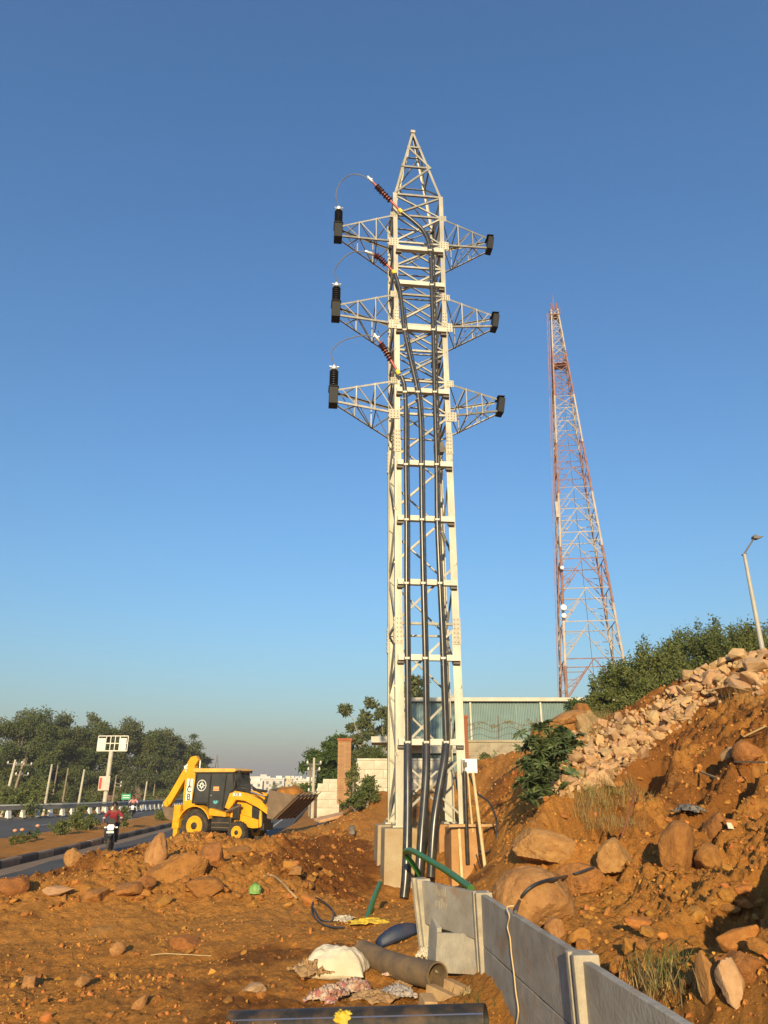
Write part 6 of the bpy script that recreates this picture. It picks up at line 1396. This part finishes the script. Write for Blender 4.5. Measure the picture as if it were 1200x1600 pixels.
for i in range(90): z = MH * .99 * i / 90; MB().bar(mcor(0, z) + V(-.5 + .2 * i / 90, 0, 0), mcor(0, z) + V(-.9 + .35 * i / 90, 0, 0), .03, .03).build('rung', 'tower_red', la)
MB().tube([(0, 0, MH * .9), (.3, 0, 0)], .03, 5).build('feeder_cable', 'steel_dark', mast)

# ================================================================== street lamp, billboard, poles, signs
LY = 21.5; lt = P(1163, 866, LY); lb_ = V(lt.x, LY, h1(lt.x, LY) - .3)
lamp = empty('street_lamp', lb_, 0, 'slim grey street lamp post rising behind the rubble crest', 'street lamp')
MB().tube([lb_, lt], [.085, .05], 10).build('post', 'lamp_grey', lamp, 40, world=True)
la0, la1 = lt + V(-.03, 0, -.02), P(1177, 843, LY)
MB().tube([lt + V(-.08, 0, -.03), lt + V(.06, 0, .02)], .03, 8).build('collar', 'steel_dark', lamp, world=True)
MB().tube([la0, la1], .024, 8).build('arm', 'steel_dark', lamp, 40, world=True)
c = P(1182, 840, LY); MB().prism([(c.x - .13, c.z - .05), (c.x + .02, c.z - .06), (c.x + .20, c.z + .02), (c.x + .02, c.z + .03), (c.x - .05, c.z + .09), (c.x - .13, c.z + .03)], LY - .09, LY + .09).build('lamp_head', 'steel_dark', lamp, world=True, bevel=.01)

BY = 95.0; b0 = at_px(163, 1258, BY); b1 = P(172, 1174, BY)
bb = empty('billboard', b0, 0, 'half-empty billboard frame on a pale mast beyond the far lanes', 'billboard')
MB().tube([b0, V(b0.x, BY, b1.z)], .27, 14).build('mast', 'shed_trim', bb, 40, world=True)
bx0, bx1, bz0, bz1 = b0.x - 1.85, b0.x + 1.95, zat(1173, BY), zat(1150, BY)
for x0, x1 in ((bx0, bx0 + 1.05), (bx1 - 1.05, bx1 - .15)): MB().box(((x0 + x1) / 2, BY - .1, (bz0 + bz1) / 2 - .1), (x1 - x0, .06, bz1 - bz0 - .35)).build('panel', 'paint_white', bb, world=True)
for z in (bz0, (bz0 + bz1) / 2, bz1): MB().box(((bx0 + bx1) / 2, BY, z), (bx1 - bx0, .1, .1)).build('frame_bar', 'paint_white', bb, world=True)
for t in (0, .27, .42, .57, .73, 1): MB().box((bx0 + (bx1 - bx0) * t, BY + .02, (bz0 + bz1) / 2), (.09, .1, bz1 - bz0)).build('frame_upright', 'paint_white', bb, world=True)
MB().box(((bx0 + bx1) / 2, BY + .15, bz0 - .08), (bx1 - bx0, .5, .05)).build('catwalk', 'rail_grey', bb, world=True)
c = P(165, 1224, BY); s_ = MB().box((c.x, BY - .5, c.z), (1.35, .06, 1.65)).build('notice_board', 'sign_face', bb, world=True)
MB().box((c.x - .45, BY - .54, c.z), (.3, .02, 1.3)).build('red_panel', 'sign_red', s_, world=True)

def upole(px, pt, Y, label, lean=0, arms=(), mat='pole_concrete', r=.14, pb=1256):
    b = at_px(px, pb, Y); t = P(px, pt, Y); t = V(b.x + lean, Y, t.z); o = empty('utility_pole', b, 0, label, 'pole', 'utility poles')
    MB().tube([b, t], [r, r * .65], 8).build('pole', mat, o, 40, world=True)
    for dz, wd in arms:
        m = t + V(0, 0, -dz); a = MB().box(m, (wd, .1, .1)).build('cross_arm', 'steel_dark', o, world=True)
        for k in (-.45, 0, .45): MB().lathe([(.06, 0), (.09, .06), (.04, .22)], 8, Matrix.Translation(m + V(k * wd, 0, .05))).build('insulator', 'paint_white', a, 40, world=True)
    return o
upole(6, 1187, 78, 'leaning pole at the very left edge behind the barrier', .4, ((.4, 1.6),), r=.16)
upole(13, 1186, 80, 'leaning pole with cross-arms second from the left edge', .9, ((.6, 1.8), (1.6, 1.4)), 'wood_pole', .15)
upole(70, 1194, 76, 'pale straight pole left of the billboard', .1)
upole(80, 1195, 92, 'thin grey pole just right of the pale straight one', .1, (), 'wood_pole', .1)
upole(122, 1202, 80, 'pale pole halfway between the left poles and the billboard', .15)
upole(97, 1200, 96, 'thin bare trunk-like pole between two pale poles', .1, (), 'wood_pole', .13)
upole(175, 1211, 96, 'pole with small cross-arms right of the billboard mast', .1, ((1.0, 1.6), (1.4, 1.6)), 'wood_pole', .12)
upole(224, 1221, 98, 'pale pole right of the green road sign', .15)
upole(238, 1203, 108, 'tall thin grey pole left of the digger', .1, (), 'wood_pole', .1)
upole(489, 1184, 62, 'pale pole with cross-arms in front of the dense tree', 0, ((.5, 1.2), (1.0, 1.0), (2.6, .8)), 'pole_concrete', .15, 1245)
upole(484, 1196, 75, 'darker pole left of the pale one by the dense tree', 0, ((.4, 1.0),), 'wood_pole', .12, 1240)
upole(497, 1205, 90, 'thin pole right of the pale one by the dense tree', 0, (), 'wood_pole', .1, 1240)
gs = empty('road_sign', at_px(197, 1256, 88), 0, 'small green rectangular road sign beyond the barrier', 'sign'); c = P(197, 1246, 88); c.z = P(197, 1245, 88).z
MB().box(c, (1.05, .05, .62)).build('panel', 'sign_green', gs, world=True)
for dz, wd_ in ((.12, .8), (-.10, .8)): MB().box(c + V(0, -.03, dz), (wd_, .01, .06)).build('lettering', 'decal_white', gs, world=True)
for k in (-.3, .3): MB().tube([c + V(k, .06, -.3), c + V(k, .06, -1.6)], .04, 6).build('leg', 'rail_grey', gs, world=True)

# ================================================================== far town, far pylon, overhead wires
rs = np.random.RandomState(9)
town = [(313, 1222, 150, 5, 'net_green', 'small building wrapped in green netting behind the digger cab')]
for i in range(17): town.append((384 + i * 6.6 + rs.uniform(-2, 2), (1216, 1219, 1221, 1223)[rs.randint(4)] - (3 if i in (2, 3) else 0), rs.uniform(300, 520), rs.uniform(9, 17), ('city_a', 'city_b')[rs.randint(2)], None))
for i, (px, pt, Y, wd, mt, lab) in enumerate(town):
    t = P(px, pt, Y); zb = float(road_z(Y)) - 1.5; o = empty('apartment_block' if lab is None else 'netted_building', V(t.x, Y, zb), 0, lab or ('pale apartment block on the hazy skyline, ' + ['leftmost', 'second', 'third', 'fourth', 'fifth', 'sixth', 'seventh', 'eighth', 'ninth', 'tenth', 'eleventh', 'twelfth', 'thirteenth', 'fourteenth', 'fifteenth', 'sixteenth', 'last'][i - 1] + ' from the left'), 'building', None if lab else 'far town blocks')
    hh = t.z - zb; MB().box((0, 0, hh / 2), (wd, 8, hh)).build('wall', mt, o); MB().box((wd * .2, 0, hh + .6), (wd * .3, 3, 1.3)).build('stair_tower', mt, o); MB().box((0, -4.1, hh - .3), (wd + .3, .3, .5)).build('parapet', mt, o)
    if lab is None:
        nw = int(wd / 3)
        for a in range(nw):
            for zf in (hh - 2.2, hh - 5.4): 
                if zf > 1: MB().box((-wd / 2 + (a + .5) * wd / nw, -4.02, zf), (1.3, .12, 1.5)).build('window', 'city_win', o)
fp = empty('far_pylon', V(P(336, 1225, 330).x, 330, -2), 0, 'faint lattice pylon on the skyline above the digger cab', 'pylon'); hp = P(336, 1178, 330).z + 2
for sx in (-1, 1):
    for sy in (-1, 1): MB().tube([(sx * 2.4, sy * 2.4, 0), (sx * .7, sy * .7, hp * .6), (0.05 * sx, 0, hp)], .14, 5).build('leg', 'rail_grey', fp)
for k in range(6):
    z = hp * .1 * k; s_ = 2.4 - 1.7 * z / (hp * .6); s2 = 2.4 - 1.7 * (z + hp * .1) / (hp * .6); MB().tube([(-s_, -s_, z), (s2, -s2, z + hp * .1)], .07, 4).build('brace', 'rail_grey', fp); MB().tube([(s_, -s_, z), (-s2, -s2, z + hp * .1)], .07, 4).build('brace', 'rail_grey', fp)
for z in (.62, .74, .86): MB().bar((-4, 0, hp * z), (4, 0, hp * z), .2, .2).build('cross_arm', 'rail_grey', fp)
for px, Y, wd, lab in ((372, 120, .9, 'bare dark bush behind the digger windscreen'), (462, 150, 1.6, 'small round dark tree left of the raised bucket'), (430, 230, 2.0, 'small distant tree before the hazy town')):
    b = at_px(px, 1240, Y); tree(b, P(px, 1212 if px < 400 else 1226, Y).z - b.z + .5, wd, lab, 'leaf_dark', 900, .3, 800 + px, 'bark', 'tree', None, .2, 'tree', 'round')
# concrete slabs lying on the bank near the bucket
for px, py, Y, d_, rz, lab in ((468, 1290, 27, (1.6, 1.0, .12), .3, 'flat dusty concrete slab on the bank below the raised bucket'), (525, 1272, 27.5, (1.5, .5, .10), .5, 'long thin slab half buried on the bank left of the tower')):
    q = P(px, py, Y); o = MB().box((0, 0, 0), d_).build('concrete_slab', 'rubble', None, bevel=.02); o.location = (q.x, q.y, h1(q.x, q.y) + .04); o.rotation_euler = (.1, -.18, rz); tag(o, lab, 'slab')

# ================================================================== the dusty evening air
hz = MB().box((0, 0, 31), (6600, 6600, 78)).build('haze', None); tag(hz, 'pale dusty haze filling the air over the whole place', 'haze', kind='stuff')
m = bpy.data.materials.new('haze_air'); m.use_nodes = True; n = m.node_tree.nodes; n.remove(n['Principled BSDF']); pv = n.new('ShaderNodeVolumePrincipled')
pv.inputs['Color'].default_value = (.75, .71, .74, 1); pv.inputs['Density'].default_value = .00065; pv.inputs['Anisotropy'].default_value = .1
m.node_tree.links.new(pv.outputs[0], n['Material Output'].inputs['Volume']); hz.data.materials.append(m)
